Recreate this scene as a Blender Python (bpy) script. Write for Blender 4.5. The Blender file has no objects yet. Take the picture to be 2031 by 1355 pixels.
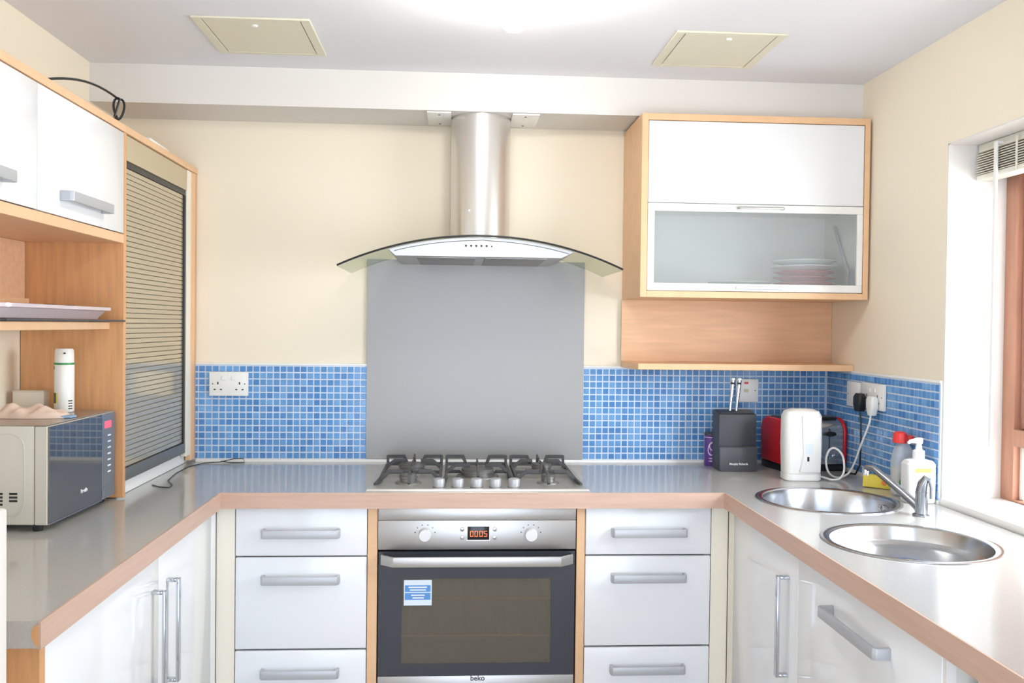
import bpy, bmesh, math, random
from mathutils import Vector, Matrix
random.seed(7)
S = bpy.context.scene
COL = S.collection
PI = math.pi

# ------------------------------------------------------------------ camera
cam_d = bpy.data.cameras.new('camera')
cam_d.sensor_width = 36.0
cam_d.lens = 1800.6 / 2031 * 36.0
cam_d.clip_start = 0.02
cam = bpy.data.objects.new('camera', cam_d)
COL.objects.link(cam)
cam.matrix_world = (Matrix.Translation((-0.0745, -3.3212, 1.4097)) @ Matrix.Rotation(-0.06299, 4, 'Z')
                    @ Matrix.Rotation(PI / 2 - 0.01725, 4, 'X') @ Matrix.Rotation(0.01174, 4, 'Z'))
S.camera = cam

# ------------------------------------------------------------------ daylight and exposure
SKY = 19.0
LAMP = 74.0
W = bpy.data.worlds.new('sky')
S.world = W
W.use_nodes = True
bgn = W.node_tree.nodes['Background']
bgn.inputs[0].default_value = (0.93, 0.97, 1.0, 1)
bgn.inputs[1].default_value = SKY
S.view_settings.view_transform = 'Standard'
S.view_settings.look = 'None'
S.view_settings.gamma = 1.0
S.view_settings.use_curve_mapping = False
S.view_settings.exposure = 0.08


def portal(name, loc, rot, sx, sy):
    d = bpy.data.lights.new(name, 'AREA')
    d.shape = 'RECTANGLE'; d.size = sx; d.size_y = sy
    d.cycles.is_portal = True
    o = bpy.data.objects.new(name, d); COL.objects.link(o)
    o.location = loc; o.rotation_euler = rot
    return o


# room numbers (metres; back wall face is y=0, floor z=0)
XL, XR, ZC = -1.28, 1.327, 2.259
YB = -4.30                       # wall behind the camera
ZW, TW = 0.910, 0.046            # worktop top and thickness
DW = -0.622                      # worktop front edge
XWL, XWR = -0.754, 0.747         # inner edges of the side worktops
YF = -0.592                      # fronts of the back run
XF = -0.9986                     # fronts of the left wall units
WY0, WY1, WZ0, WZ1 = -1.95, -0.80, 0.93, 1.945   # window opening
portal('window_portal', (1.60, (WY0 + WY1) / 2, (WZ0 + WZ1) / 2), (0, PI / 2, 0), WZ1 - WZ0, WY1 - WY0)
portal('fill_portal', (0.0, YB - 0.12, 1.1), (PI / 2, 0, 0), 2.0, 2.1)  # samples sky light through the added rear opening


# ------------------------------------------------------------------ materials
def s2l(c):
    return tuple(((v / 255) / 12.92 if v / 255 <= 0.04045 else ((v / 255 + 0.055) / 1.055) ** 2.4) for v in c) + (1,)


M = {}


def mat(name, col, rough=0.5, metal=0.0, spec=0.5, bump=None, var=None, coat=0.0, emit=None, stretch=None):
    m = bpy.data.materials.new(name); m.use_nodes = True
    nt = m.node_tree; b = nt.nodes['Principled BSDF']
    c = s2l(col)
    b.inputs['Base Color'].default_value = c
    b.inputs['Roughness'].default_value = rough
    b.inputs['Metallic'].default_value = metal
    b.inputs['Specular IOR Level'].default_value = spec
    b.inputs['Coat Weight'].default_value = coat
    b.inputs['Coat Roughness'].default_value = 0.05
    if emit:
        b.inputs['Emission Color'].default_value = s2l(emit[0]); b.inputs['Emission Strength'].default_value = emit[1]
    if var or bump:
        tc = nt.nodes.new('ShaderNodeTexCoord'); mp = nt.nodes.new('ShaderNodeMapping')
        nt.links.new(tc.outputs['Object'], mp.inputs[0])
        if stretch:
            mp.inputs['Scale'].default_value = stretch
    if var:   # (scale, amount, detail)
        n = nt.nodes.new('ShaderNodeTexNoise'); n.inputs['Scale'].default_value = var[0]; n.inputs['Detail'].default_value = var[2]
        nt.links.new(mp.outputs[0], n.inputs[0])
        r = nt.nodes.new('ShaderNodeValToRGB')
        r.color_ramp.elements[0].position = 0.3; r.color_ramp.elements[1].position = 0.7
        a = var[1]
        r.color_ramp.elements[0].color = (c[0] * (1 - a), c[1] * (1 - a * 1.1), c[2] * (1 - a * 1.25), 1)
        r.color_ramp.elements[1].color = (min(1, c[0] * (1 + a)), min(1, c[1] * (1 + a)), min(1, c[2] * (1 + a)), 1)
        nt.links.new(n.outputs[0], r.inputs[0]); nt.links.new(r.outputs[0], b.inputs['Base Color'])
    if bump:  # (scale, strength)
        n = nt.nodes.new('ShaderNodeTexNoise'); n.inputs['Scale'].default_value = bump[0]; n.inputs['Detail'].default_value = 3
        nt.links.new(mp.outputs[0], n.inputs[0])
        bp = nt.nodes.new('ShaderNodeBump'); bp.inputs['Strength'].default_value = bump[1]; bp.inputs['Distance'].default_value = 0.002
        nt.links.new(n.outputs[0], bp.inputs['Height']); nt.links.new(bp.outputs[0], b.inputs['Normal'])
    M[name] = m
    return m


def glass(name, tint, clear, col, rough=0.05, spec=0.5):
    """clear share of straight-through light (tinted), the rest a glossy coloured surface"""
    m = bpy.data.materials.new(name); m.use_nodes = True
    nt = m.node_tree; b = nt.nodes['Principled BSDF']; out = nt.nodes['Material Output']
    b.inputs['Base Color'].default_value = s2l(col); b.inputs['Roughness'].default_value = rough
    b.inputs['Specular IOR Level'].default_value = spec
    t = nt.nodes.new('ShaderNodeBsdfTransparent'); t.inputs[0].default_value = s2l(tint)
    mx = nt.nodes.new('ShaderNodeMixShader'); mx.inputs[0].default_value = clear
    nt.links.new(b.outputs[0], mx.inputs[1]); nt.links.new(t.outputs[0], mx.inputs[2]); nt.links.new(mx.outputs[0], out.inputs[0])
    M[name] = m
    return m


mat('cream_paint', (242, 231, 211), 0.7, spec=0.2, bump=(220, 0.05))
mat('white_paint', (227, 223, 218), 0.8, spec=0.2, bump=(220, 0.04))
mat('ceiling_paint', (236, 236, 240), 0.85, spec=0.2)
mat('beech', (216, 163, 114), 0.42, var=(5, 0.10, 6), stretch=(14, 14, 1.2), spec=0.35)
mat('beech_wide', (228, 186, 150), 0.42, var=(5, 0.07, 6), stretch=(1.2, 14, 14), spec=0.35)
mat('beech_edge', (232, 190, 149), 0.42, var=(6, 0.04, 3), stretch=(3, 3, 3), spec=0.3)
mat('edge_strip', (203, 171, 153), 0.4, var=(5, 0.06, 5), stretch=(1.5, 1.5, 22), spec=0.35)
mat('laminate', (186, 184, 180), 0.13, var=(300, 0.04, 2), spec=0.9)
mat('gloss_white', (238, 239, 241), 0.12, spec=0.5)
mat('satin_white', (240, 238, 234), 0.4)
mat('cream_post', (243, 236, 220), 0.45)
mat('carcass', (225, 222, 216), 0.6)
mat('handle_metal', (190, 192, 196), 0.42, metal=0.35)
mat('chrome', (200, 204, 210), 0.12, metal=1.0)
mat('steel', (188, 186, 184), 0.33, metal=0.95, bump=(60, 0.08), stretch=(1, 1, 40))
mat('steel_panel', (158, 156, 154), 0.45, metal=0.6, bump=(40, 0.03), stretch=(1, 1, 30))
mat('steel_bowl', (196, 198, 202), 0.22, metal=1.0)
mat('steel_hood', (190, 188, 185), 0.36, metal=0.9)
mat('steel_chimney', (216, 213, 209), 0.27, metal=0.75)
mat('tap_metal', (158, 163, 170), 0.22, metal=0.95)
mat('hob_steel', (214, 211, 205), 0.34, metal=0.75)
mat('iron', (72, 72, 74), 0.55)
mat('burner', (150, 148, 146), 0.35, metal=0.7)
mat('burner_cap', (96, 94, 92), 0.5)
mat('knob_grey', (186, 188, 192), 0.4, metal=0.35)
mat('knob_white', (226, 226, 226), 0.35)
mat('black', (28, 29, 32), 0.35)
mat('black_gloss', (38, 40, 46), 0.08, spec=0.6)
mat('dark_glass', (62, 64, 72), 0.08, spec=0.5)
mat('cavity', (206, 196, 180), 0.6)
mat('rack_wire', (214, 186, 140), 0.4, metal=0.2)
mat('display_black', (22, 18, 18), 0.15)
mat('display_red', (255, 120, 70), 0.5, emit=((255, 110, 60), 1.2))
mat('sticker_white', (226, 236, 246), 0.5)
mat('sticker_blue', (92, 150, 214), 0.5)
mat('grout', (214, 226, 240), 0.7)
mat('caulk', (242, 242, 240), 0.6)
BLUES = []
for i, c in enumerate([(86, 144, 204), (100, 156, 212), (78, 134, 196), (112, 164, 216), (92, 148, 202)]):
    mat('tile_blue_%d' % i, c, 0.14, spec=0.5); BLUES.append(M['tile_blue_%d' % i])
mat('plastic_white', (240, 239, 236), 0.35)
mat('plastic_cream', (228, 222, 200), 0.45)
mat('plastic_cream_dim', (206, 197, 170), 0.5)
mat('tambour', (196, 184, 160), 0.12, metal=0.55)
mat('tambour_head', (196, 180, 150), 0.4, metal=0.1)
mat('rail_grey', (112, 112, 112), 0.35, metal=0.3)
mat('mw_side', (206, 202, 190), 0.45)
mat('mw_top', (168, 160, 152), 0.25, metal=0.5)
mat('mw_door', (120, 119, 118), 0.03, metal=0.7, spec=0.8)
mat('mw_panel', (132, 136, 142), 0.3, metal=0.5)
mat('red_led', (250, 90, 110), 0.5, emit=((250, 80, 105), 0.8))
mat('print_white', (240, 240, 240), 0.5)
mat('print_dark', (60, 60, 64), 0.5)
mat('mark_orange', (236, 140, 70), 0.6)
mat('cloth', (232, 208, 190), 0.9, bump=(40, 0.4))
mat('cloth_blue', (150, 176, 204), 0.9)
mat('card', (232, 222, 206), 0.8)
mat('can_white', (244, 244, 238), 0.3)
mat('green', (70, 150, 84), 0.4)
mat('dark_green', (64, 98, 66), 0.4)
mat('yellow', (246, 226, 90), 0.6)
mat('sponge', (238, 218, 92), 0.95, bump=(120, 0.8))
mat('red', (196, 34, 44), 0.25)
mat('cap_red', (232, 60, 56), 0.35)
mat('purple', (92, 60, 140), 0.35)
mat('lilac', (222, 206, 232), 0.4)
mat('block_grey', (62, 64, 70), 0.45)
mat('block_grey_light', (78, 80, 86), 0.45)
mat('toaster_steel', (200, 198, 196), 0.22, metal=0.9)
mat('wood_window', (180, 130, 106), 0.5, var=(5, 0.1, 5), stretch=(10, 10, 1.2))
mat('wood_sash', (172, 124, 108), 0.5, var=(5, 0.1, 5), stretch=(10, 10, 1.2))
mat('blind', (232, 228, 214), 0.5)
mat('blind_cord', (200, 170, 120), 0.8)
mat('brick', (206, 130, 116), 0.9, var=(30, 0.12, 4))
mat('mortar', (225, 220, 212), 0.9)
mat('paving', (170, 168, 162), 0.9)
mat('floor_tile', (196, 186, 172), 0.5, var=(4, 0.06, 4))
mat('plate_white', (236, 238, 240), 0.2)
mat('plate_red', (200, 40, 52), 0.25)
mat('tray', (222, 208, 214), 0.3, metal=0.3)
mat('shade_glow', (255, 253, 248), 0.5, emit=((255, 250, 240), LAMP))
glass('frosted', (246, 248, 248), 0.85, (226, 230, 228), 0.25)
glass('hood_glass', (237, 241, 235), 0.89, (205, 212, 204), 0.03)
glass('oven_glass', (236, 228, 214), 0.55, (128, 122, 112), 0.06)  # grey-brown surface colour stands in for the floor's reflection
glass('pane', (245, 248, 250), 0.94, (220, 230, 240), 0.02)
glass('fill_pane', (181, 185, 191), 0.96, (40, 44, 48), 0.02)  # grey tint sets the strength of the added rear fill light
glass('bottle_clear', (246, 248, 249), 0.6, (238, 241, 244), 0.12)


# ------------------------------------------------------------------ mesh helpers
class MB:
    """collects shapes, then links them as ONE mesh object"""

    def __init__(self):
        self.bm = bmesh.new(); self.mi = 0

    def _tag(self, fs):
        for f in fs:
            f.material_index = self.mi

    def box(self, x0, x1, y0, y1, z0, z1, rz=0, c=None):
        vs = [self.bm.verts.new((x, y, z)) for z in (z0, z1) for y in (y0, y1) for x in (x0, x1)]
        idx = [(0, 2, 3, 1), (4, 5, 7, 6), (0, 1, 5, 4), (2, 6, 7, 3), (0, 4, 6, 2), (1, 3, 7, 5)]
        self._tag([self.bm.faces.new([vs[i] for i in q]) for q in idx])
        if rz:
            bmesh.ops.rotate(self.bm, verts=vs, cent=c or ((x0 + x1) / 2, (y0 + y1) / 2, 0), matrix=Matrix.Rotation(rz, 3, 'Z'))
        return vs

    def tube(self, pts, r, seg=10, cap=True):
        pts = [Vector(p) for p in pts]
        rs = r if isinstance(r, (list, tuple)) else [r] * len(pts)
        rings = []; up = None
        for i, p in enumerate(pts):
            t = (pts[min(i + 1, len(pts) - 1)] - pts[max(i - 1, 0)]).normalized()
            if up is None:
                up = Vector((0, 0, 1)) if abs(t.z) < 0.9 else Vector((1, 0, 0))
            a = t.cross(up); a.normalize(); b = a.cross(t).normalized(); up = b
            rings.append([self.bm.verts.new(p + rs[i] * (math.cos(2 * PI * k / seg) * a + math.sin(2 * PI * k / seg) * b)) for k in range(seg)])
        fs = []
        for q0, q1 in zip(rings, rings[1:]):
            for k in range(seg):
                fs.append(self.bm.faces.new((q0[k], q0[(k + 1) % seg], q1[(k + 1) % seg], q1[k])))
        if cap:
            fs.append(self.bm.faces.new(list(reversed(rings[0])))); fs.append(self.bm.faces.new(rings[-1]))
        self._tag(fs)

    def lathe(self, prof, c, seg=32, sx=1.0, sy=1.0, axis='z'):
        """prof: (radius, height) pairs about an axis through c"""
        rings = []
        for r, h in prof:
            ring = []
            for k in range(seg):
                a = 2 * PI * k / seg
                u, v = r * math.cos(a) * sx, r * math.sin(a) * sy
                p = (u, v, h) if axis == 'z' else ((u, -h, v) if axis == '-y' else ((h, u, v) if axis == 'x' else (-h, u, v)))
                ring.append(self.bm.verts.new((c[0] + p[0], c[1] + p[1], c[2] + p[2])))
            rings.append(ring)
        fs = []
        for q0, q1 in zip(rings, rings[1:]):
            for k in range(seg):
                fs.append(self.bm.faces.new((q0[k], q0[(k + 1) % seg], q1[(k + 1) % seg], q1[k])))
        if prof[0][0] > 1e-6:
            fs.append(self.bm.faces.new(list(reversed(rings[0]))))
        if prof[-1][0] > 1e-6:
            fs.append(self.bm.faces.new(rings[-1]))
        self._tag(fs)

    def prism(self, poly, lo, hi, axis='y'):
        def P(a, b, t):
            return {'y': (a, t, b), 'z': (a, b, t), 'x': (t, a, b)}[axis]
        A = [self.bm.verts.new(P(a, b, lo)) for a, b in poly]
        B = [self.bm.verts.new(P(a, b, hi)) for a, b in poly]
        n = len(poly)
        fs = [self.bm.faces.new(list(reversed(A))), self.bm.faces.new(B)]
        for k in range(n):
            fs.append(self.bm.faces.new((A[k], A[(k + 1) % n], B[(k + 1) % n], B[k])))
        self._tag(fs)

    def build(self, name, m, parent=None, bevel=0.0, seg=2, world=None, kind=None, label=None, smooth=True):
        bm = self.bm
        bmesh.ops.recalc_face_normals(bm, faces=bm.faces[:])
        if world is not None:
            bmesh.ops.translate(bm, verts=bm.verts[:], vec=-Vector(world))
        if bevel:
            es = [e for e in bm.edges if len(e.link_faces) == 2 and e.calc_face_angle(0) > 0.6]
            bmesh.ops.bevel(bm, geom=es, offset=bevel, segments=seg, profile=0.5, affect='EDGES', clamp_overlap=True)
        me = bpy.data.meshes.new(name)
        bm.to_mesh(me); bm.free()
        for x in (m if isinstance(m, (list, tuple)) else [m]):
            me.materials.append(M[x] if isinstance(x, str) else x)
        if smooth:
            me.polygons.foreach_set('use_smooth', [True] * len(me.polygons))
            me.set_sharp_from_angle(angle=math.radians(32))
        o = bpy.data.objects.new(name, me); COL.objects.link(o)
        if parent is not None:
            o.parent = parent
        if kind:
            o['kind'] = kind
        if label:
            o['label'] = label
        return o


def thing(name, label, cat, loc=(0, 0, 0), rz=0.0, group=None):
    o = bpy.data.objects.new(name, None); COL.objects.link(o)
    o.empty_display_size = 0.05
    o.location = loc; o.rotation_euler = (0, 0, rz)
    o['label'] = label; o['category'] = cat
    if group:
        o['group'] = group
    return o


def part(root, name, m, fn, bevel=0.0, seg=2, parent=None, local=False, label=None, kind=None):
    """fn(MB) fills a mesh in world coordinates (or in the thing's own when local)"""
    b = MB(); fn(b)
    return b.build(name, m, parent or root, bevel, seg, None if local else root.location, kind, label)


def P_box(*a):
    return lambda b: b.box(*a)


def lettering(root, text, size, loc, rot, m, parent=None, bold=0.0, name='lettering', local=False):
    c = bpy.data.curves.new('text', 'FONT'); c.body = text; c.size = size; c.extrude = 0.0003; c.offset = bold
    c.align_x = 'CENTER'; c.align_y = 'CENTER'
    t = bpy.data.objects.new('text', c); COL.objects.link(t)
    bpy.context.view_layer.update()
    me = bpy.data.meshes.new_from_object(t)
    bpy.data.objects.remove(t); bpy.data.curves.remove(c)
    me.materials.clear(); me.materials.append(M[m])
    o = bpy.data.objects.new(name, me); COL.objects.link(o)
    o.parent = parent or root
    o.location = Vector(loc) - (Vector((0, 0, 0)) if local else Vector(root.location)); o.rotation_euler = rot
    return o


def structure(name, m, fn, bevel=0.0, parent=None):
    b = MB(); fn(b)
    o = b.build(name, m, parent, bevel)
    if parent is None:
        o['kind'] = 'structure'
    return o


# ------------------------------------------------------------------ the room
structure('floor', 'floor_tile', P_box(XL - 0.1, XR + 0.3, YB - 0.1, 0.1, -0.06, 0.0))
structure('ceiling', 'ceiling_paint', P_box(XL - 0.1, XR + 0.3, YB - 0.1, 0.1, ZC, ZC + 0.1))
structure('wall_back', 'cream_paint', P_box(XL - 0.1, XR + 0.3, 0.0, 0.1, 0.0, ZC))
structure('wall_left', 'cream_paint', P_box(XL - 0.1, XL, YB - 0.1, 0.0, 0.0, ZC))
structure('trim_1', 'white_paint', P_box(XL, XR, -0.247, -0.0005, 2.131, ZC - 0.0005))


def right_wall(b):
    X0, X1 = XR, XR + 0.30
    for (ya, yb, za, zb) in ((YB - 0.1, WY0, 0, ZC), (WY1, 0, 0, ZC), (WY0, WY1, 0, ZW - 0.006), (WY0, WY1, WZ1, ZC)):
        b.box(X0, X1, ya, yb, za, zb)
    b.mi = 1      # white plaster lining of the reveal
    b.box(X0 + 0.0005, X1, WY1 - 0.004, WY1 + 0.0005, WZ0, WZ1)
    b.box(X0 + 0.0005, X1, WY0 - 0.0005, WY0 + 0.004, WZ0, WZ1)
    b.box(X0 + 0.0005, X1, WY0, WY1, WZ1 - 0.004, WZ1 + 0.0005)


structure('wall_right', ['cream_paint', 'white_paint'], right_wall)


def rear_wall(b):      # wall behind the camera; wide opening added for soft front light
    b.box(XL - 0.1, -1.0, YB - 0.1, YB, 0, ZC); b.box(1.0, XR + 0.3, YB - 0.1, YB, 0, ZC); b.box(-1.0, 1.0, YB - 0.1, YB, 2.1, ZC)


structure('wall_rear', 'cream_paint', rear_wall)
fill_opening = structure('fill_opening_1', 'satin_white', lambda b: (b.box(-1.0, -0.94, YB - 0.08, YB - 0.02, 0, 2.1), b.box(0.94, 1.0, YB - 0.08, YB - 0.02, 0, 2.1), b.box(-0.94, 0.94, YB - 0.08, YB - 0.02, 2.04, 2.1), b.box(-0.03, 0.03, YB - 0.08, YB - 0.02, 0, 2.04)), bevel=0.003)  # unseen glazed opening, added to supply fill light from behind
for xa, xb in ((-0.94, -0.03), (0.03, 0.94)):
    structure('pane', 'fill_pane', P_box(xa, xb, YB - 0.055, YB - 0.047, 0.0, 2.04), parent=fill_opening)  # tinted sheets in the added opening, holding back its fill light
structure('trim_2', 'white_paint', P_box(-0.95, -0.712, -2.03, -1.98, 0.0, 1.14), bevel=0.004)

# window: brown timber frame with an upper sash, a bead and panes
w1 = bpy.data.objects.new('window_1', None); COL.objects.link(w1); w1.location = (1.5, -1.3, WZ0); w1['kind'] = 'structure'


def wpart(name, m, fn, bevel=0.002, parent=None):
    b = MB(); fn(b)
    return b.build(name, m, parent or w1, bevel, world=w1.location)


def w_frame(b):
    b.box(1.50, 1.565, WY1 - 0.062, WY1 - 0.004, WZ0, WZ1 - 0.004); b.box(1.50, 1.565, WY0 + 0.004, WY0 + 0.062, WZ0, WZ1 - 0.004)
    b.box(1.50, 1.565, WY0 + 0.062, WY1 - 0.062, WZ1 - 0.06, WZ1 - 0.004); b.box(1.50, 1.565, WY0 + 0.062, WY1 - 0.062, WZ0, WZ0 + 0.006)
    b.box(1.495, 1.565, WY0 + 0.062, WY1 - 0.062, 1.088, 1.135)


wpart('window_frame', 'wood_window', w_frame)


def w_sash(b):
    y0, y1, z0, z1 = WY0 + 0.064, WY1 - 0.064, 1.137, WZ1 - 0.062
    b.box(1.515, 1.56, y1 - 0.085, y1, z0, z1); b.box(1.515, 1.56, y0, y0 + 0.085, z0, z1)
    b.box(1.515, 1.56, y0 + 0.085, y1 - 0.085, z0, z0 + 0.07); b.box(1.515, 1.56, y0 + 0.085, y1 - 0.085, z1 - 0.07, z1)


wpart('sash', 'wood_sash', w_sash)
wpart('pane', 'pane', P_box(1.535, 1.541, WY0 + 0.15, WY1 - 0.15, 1.207, WZ1 - 0.132), 0)
wpart('pane', 'pane', P_box(1.535, 1.541, WY0 + 0.064, WY1 - 0.064, WZ0 + 0.006, 1.088), 0)
wpart('glazing_bead', 'satin_white', lambda b: (b.box(1.518, 1.56, WY1 - 0.085, WY1 - 0.063, WZ0 + 0.006, 1.088), b.box(1.518, 1.56, WY0 + 0.063, WY0 + 0.085, WZ0 + 0.006, 1.088)))
wpart('window_sill', 'satin_white', P_box(XR - 0.004, 1.56, WY0 + 0.001, WY1 - 0.001, ZW - 0.004, WZ0), 0.002)

# brick return of the building outside, bricks in stretcher bond
bw = structure('wall_outside', 'mortar', P_box(1.66, 3.0, -0.44, -0.34, 0.0, 2.3))
bb = MB(); bb.box(-0.107, 0.107, -0.012, 0.01, -0.0325, 0.0325)
b0 = bb.build('brick', 'brick', bw, 0.003, 1)
first = True
for r in range(16):
    for k in range(6):
        o = b0 if first else b0.copy()
        if not first:
            COL.objects.link(o)
        first = False
        o.location = (1.775 + k * 0.225 + (0.1125 if r % 2 else 0), -0.442, 0.70 + r * 0.075)
structure('floor_outside', 'paving', P_box(1.63, 5.0, -5.0, 1.0, -0.1, -0.02))

# ------------------------------------------------------------------ worktop: one U-shaped slab with two round sink cut-outs
B1 = (1.02, -0.735, 0.205)
B2 = (1.00, -1.255, 0.200)
YEL, YER = -1.775, -2.62
wt = thing('worktop', 'grey laminate U-shaped worktop with pinkish wood front edging', 'worktop', (0, -0.3, ZW - TW))


def slab(b):
    bm = b.bm
    E_ = 0.004
    out = [(XL + 0.001, -0.012), (XR - 0.008, -0.012), (XR - 0.008, YER), (XWR + E_, YER), (XWR + E_, DW + E_), (XWL - E_, DW + E_), (XWL - E_, YEL), (XL + 0.001, YEL)]
    loops = [out]
    for cx, cy, r in (B1, B2):
        loops.append([(cx + (r - 0.018) * math.cos(2 * PI * k / 48), cy + (r - 0.018) * math.sin(2 * PI * k / 48)) for k in range(48)])
    rims = []
    for z in (ZW, ZW - TW):
        es = []; rr = []
        for lp in loops:
            vs = [bm.verts.new((x, y, z)) for x, y in lp]
            rr.append(vs)
            es += [bm.edges.new((vs[i], vs[(i + 1) % len(vs)])) for i in range(len(vs))]
        bmesh.ops.triangle_fill(bm, edges=es, use_beauty=True, use_dissolve=False)
        rims.append(rr)
    for a, c in zip(*rims):
        for i in range(len(a)):
            j = (i + 1) % len(a)
            bm.faces.new((a[i], a[j], c[j], c[i]))


part(wt, 'slab', 'laminate', slab)
EZ0, EZ1 = ZW - TW - 0.001, ZW + 0.0004
part(wt, 'edge_strip', 'edge_strip', P_box(XWL, XWR, DW, DW + 0.004, EZ0, EZ1), label='pinkish wood edging strip')
part(wt, 'edge_strip', 'edge_strip', P_box(XWL - 0.004, XWL, YEL - 0.004, DW + 0.004, EZ0, EZ1), label='pinkish wood edging strip')
part(wt, 'edge_strip', 'edge_strip', P_box(XWR, XWR + 0.004, YER, DW + 0.004, EZ0, EZ1), label='pinkish wood edging strip')
part(wt, 'exposed_core', 'beech', lambda b: b.prism([(XWL - 0.004, ZW - 0.004), (XWL - 0.004, ZW - TW + 0.002), (XWL - 0.010, ZW - TW + 0.006), (XWL - 0.017, ZW - 0.024), (XWL - 0.014, ZW - 0.010)], YEL - 0.003, YEL + 0.002, 'y'), label='bare chipboard core where the edging lifts')
part(wt, 'sealant_bead', 'caulk', P_box(XF, XR - 0.009, -0.012, -0.001, ZW - 0.01, ZW + 0.010), 0.003)
part(wt, 'sealant_bead', 'caulk', P_box(XR - 0.009, XR - 0.001, WY1, -0.012, ZW - 0.01, ZW + 0.010), 0.002)

# ------------------------------------------------------------------ mosaic splashbacks: every tile geometry
TP, TS = 0.024, 0.0190
tile_me = []
for bmat in BLUES:
    b = MB(); b.box(-TS / 2, TS / 2, -0.0025, 0.0015, -TS / 2, TS / 2)
    o = b.build('tile', bmat, None, 0.0012, 1); tile_me.append(o.data); bpy.data.objects.remove(o)
GY = 0.0055


def splash(label, origin, ncol, nrow, along, clip, hidden, score):
    """origin: top corner; tiles run along 'x' (back wall) or '-y' (right wall)"""
    root = thing('mosaic_splashback', label, 'splashback', origin, 0 if along == 'x' else -PI / 2)
    length, h = clip
    part(root, 'grout_bed', 'grout', P_box(0, length, -GY, -0.0002, -h, 0.006), local=True)
    part(root, 'top_trim', 'caulk', P_box(0, length, -GY - 0.003, -0.0002, 0.002, 0.010), 0.002, local=True)
    cells = []
    for c in range(ncol):
        for r in range(nrow):
            x, z = (c + 0.5) * TP, -(r + 0.5) * TP
            if x + TS / 2 > length + 0.002:
                continue
            cells.append((hidden(x, z), -score(x, z), x, z))
    cells.sort()
    rest = MB()
    for i, (hd, _, x, z) in enumerate(cells):
        if i < 300:
            o = bpy.data.objects.new('tile', random.choice(tile_me)); COL.objects.link(o)
            o.parent = root; o.location = (x, -GY - random.random() * 0.0004, z)
        else:
            rest.mi = random.randrange(len(BLUES))
            rest.box(x - TS / 2, x + TS / 2, -GY - 0.0025, -GY + 0.001, z - TS / 2, z + TS / 2)
    if len(cells) > 300:
        rest.build('tile_field', BLUES, root, kind='stuff', smooth=False)
    else:
        rest.bm.free()
    return root


LX0 = -0.389 - 26 * TP
ZT = 1.256
splash('blue mosaic tile splashback between the shuttered cabinet and the steel panel', (LX0, 0, ZT), 26, 14, 'x', (26 * TP, ZT - ZW - 0.004),
       lambda x, z: 1 if (LX0 + x < XF + 0.01 or (-0.945 < LX0 + x < -0.815 and -0.105 < z < -0.025)) else 0, lambda x, z: x)
splash('blue mosaic tile splashback behind the toaster and knife block', (0.399, 0, ZT), 39, 14, 'x', (XR - 0.399 - 0.006, ZT - ZW - 0.004),
       lambda x, z: 1 if (0.399 + x > 0.86 and z < -0.13) else 0, lambda x, z: -x)
splash('blue mosaic tile splashback on the window wall behind two sockets', (XR, 0.0, ZT), 33, 14, '-y', (-WY1 - 0.002, ZT - ZW - 0.004),
       lambda x, z: 1 if (z < -0.16 and 0.55 < x) or (x < 0.2 and z < -0.1) else 0, lambda x, z: x)

sp = thing('steel_splashback', 'brushed steel splashback panel on the wall above the hob', 'splashback', (0.0, -0.004, ZW))
part(sp, 'panel', 'steel_panel', P_box(-0.392, 0.399, -0.010, -0.0008, ZW + 0.011, 1.645))

# ------------------------------------------------------------------ handles


def bow_handle(root, parent, a, b_, out, w=0.014, t=0.008, m='handle_metal', name='handle', square=False):
    """bar between points a and b_ (on the front), standing off along vector out, with two feet"""
    a, b_, out = Vector(a), Vector(b_), Vector(out)
    d = (b_ - a).normalized(); n = out.normalized(); s = d.cross(n)
    mb = MB()

    def block(p, q, hw_s, n0, n1):
        vs = []
        for L in (p, q):
            for (u, v) in ((-hw_s, n0), (hw_s, n0), (hw_s, n1), (-hw_s, n1)):
                vs.append(mb.bm.verts.new(L + s * u + n * v))
        for f in ((0, 1, 2, 3), (7, 6, 5, 4), (0, 4, 5, 1), (1, 5, 6, 2), (2, 6, 7, 3), (3, 7, 4, 0)):
            mb.bm.faces.new([vs[i] for i in f])
    L = out.length
    if square:
        block(a, b_, w / 2, L - t, L)
        block(a, a + d * t, w / 2, 0, L - t); block(b_ - d * t, b_, w / 2, 0, L - t)
    else:
        # a flat bowed bar whose ends run back to the front
        prof = [(0, L - t), (0.006, L - 0.001), (0.016, L)]
        ln = (b_ - a).length
        poly = [(0, 0), (0, L - 0.007), (0.006, L), (ln - 0.006, L), (ln, L - 0.007), (ln, 0), (ln - 0.009, 0), (ln - 0.009, L - t), (0.009, L - t), (0.009, 0)]
        A = [mb.bm.verts.new(a + d * u + n * v - s * (w / 2)) for u, v in poly]
        B = [mb.bm.verts.new(a + d * u + n * v + s * (w / 2)) for u, v in poly]
        mb.bm.faces.new(A); mb.bm.faces.new(list(reversed(B)))
        for k in range(len(poly)):
            mb.bm.faces.new((A[k], B[k], B[(k + 1) % len(poly)], A[(k + 1) % len(poly)]))
    return mb.build(name, m, parent, 0.0015, 2, root.location, label='brushed metal bow handle')


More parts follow.
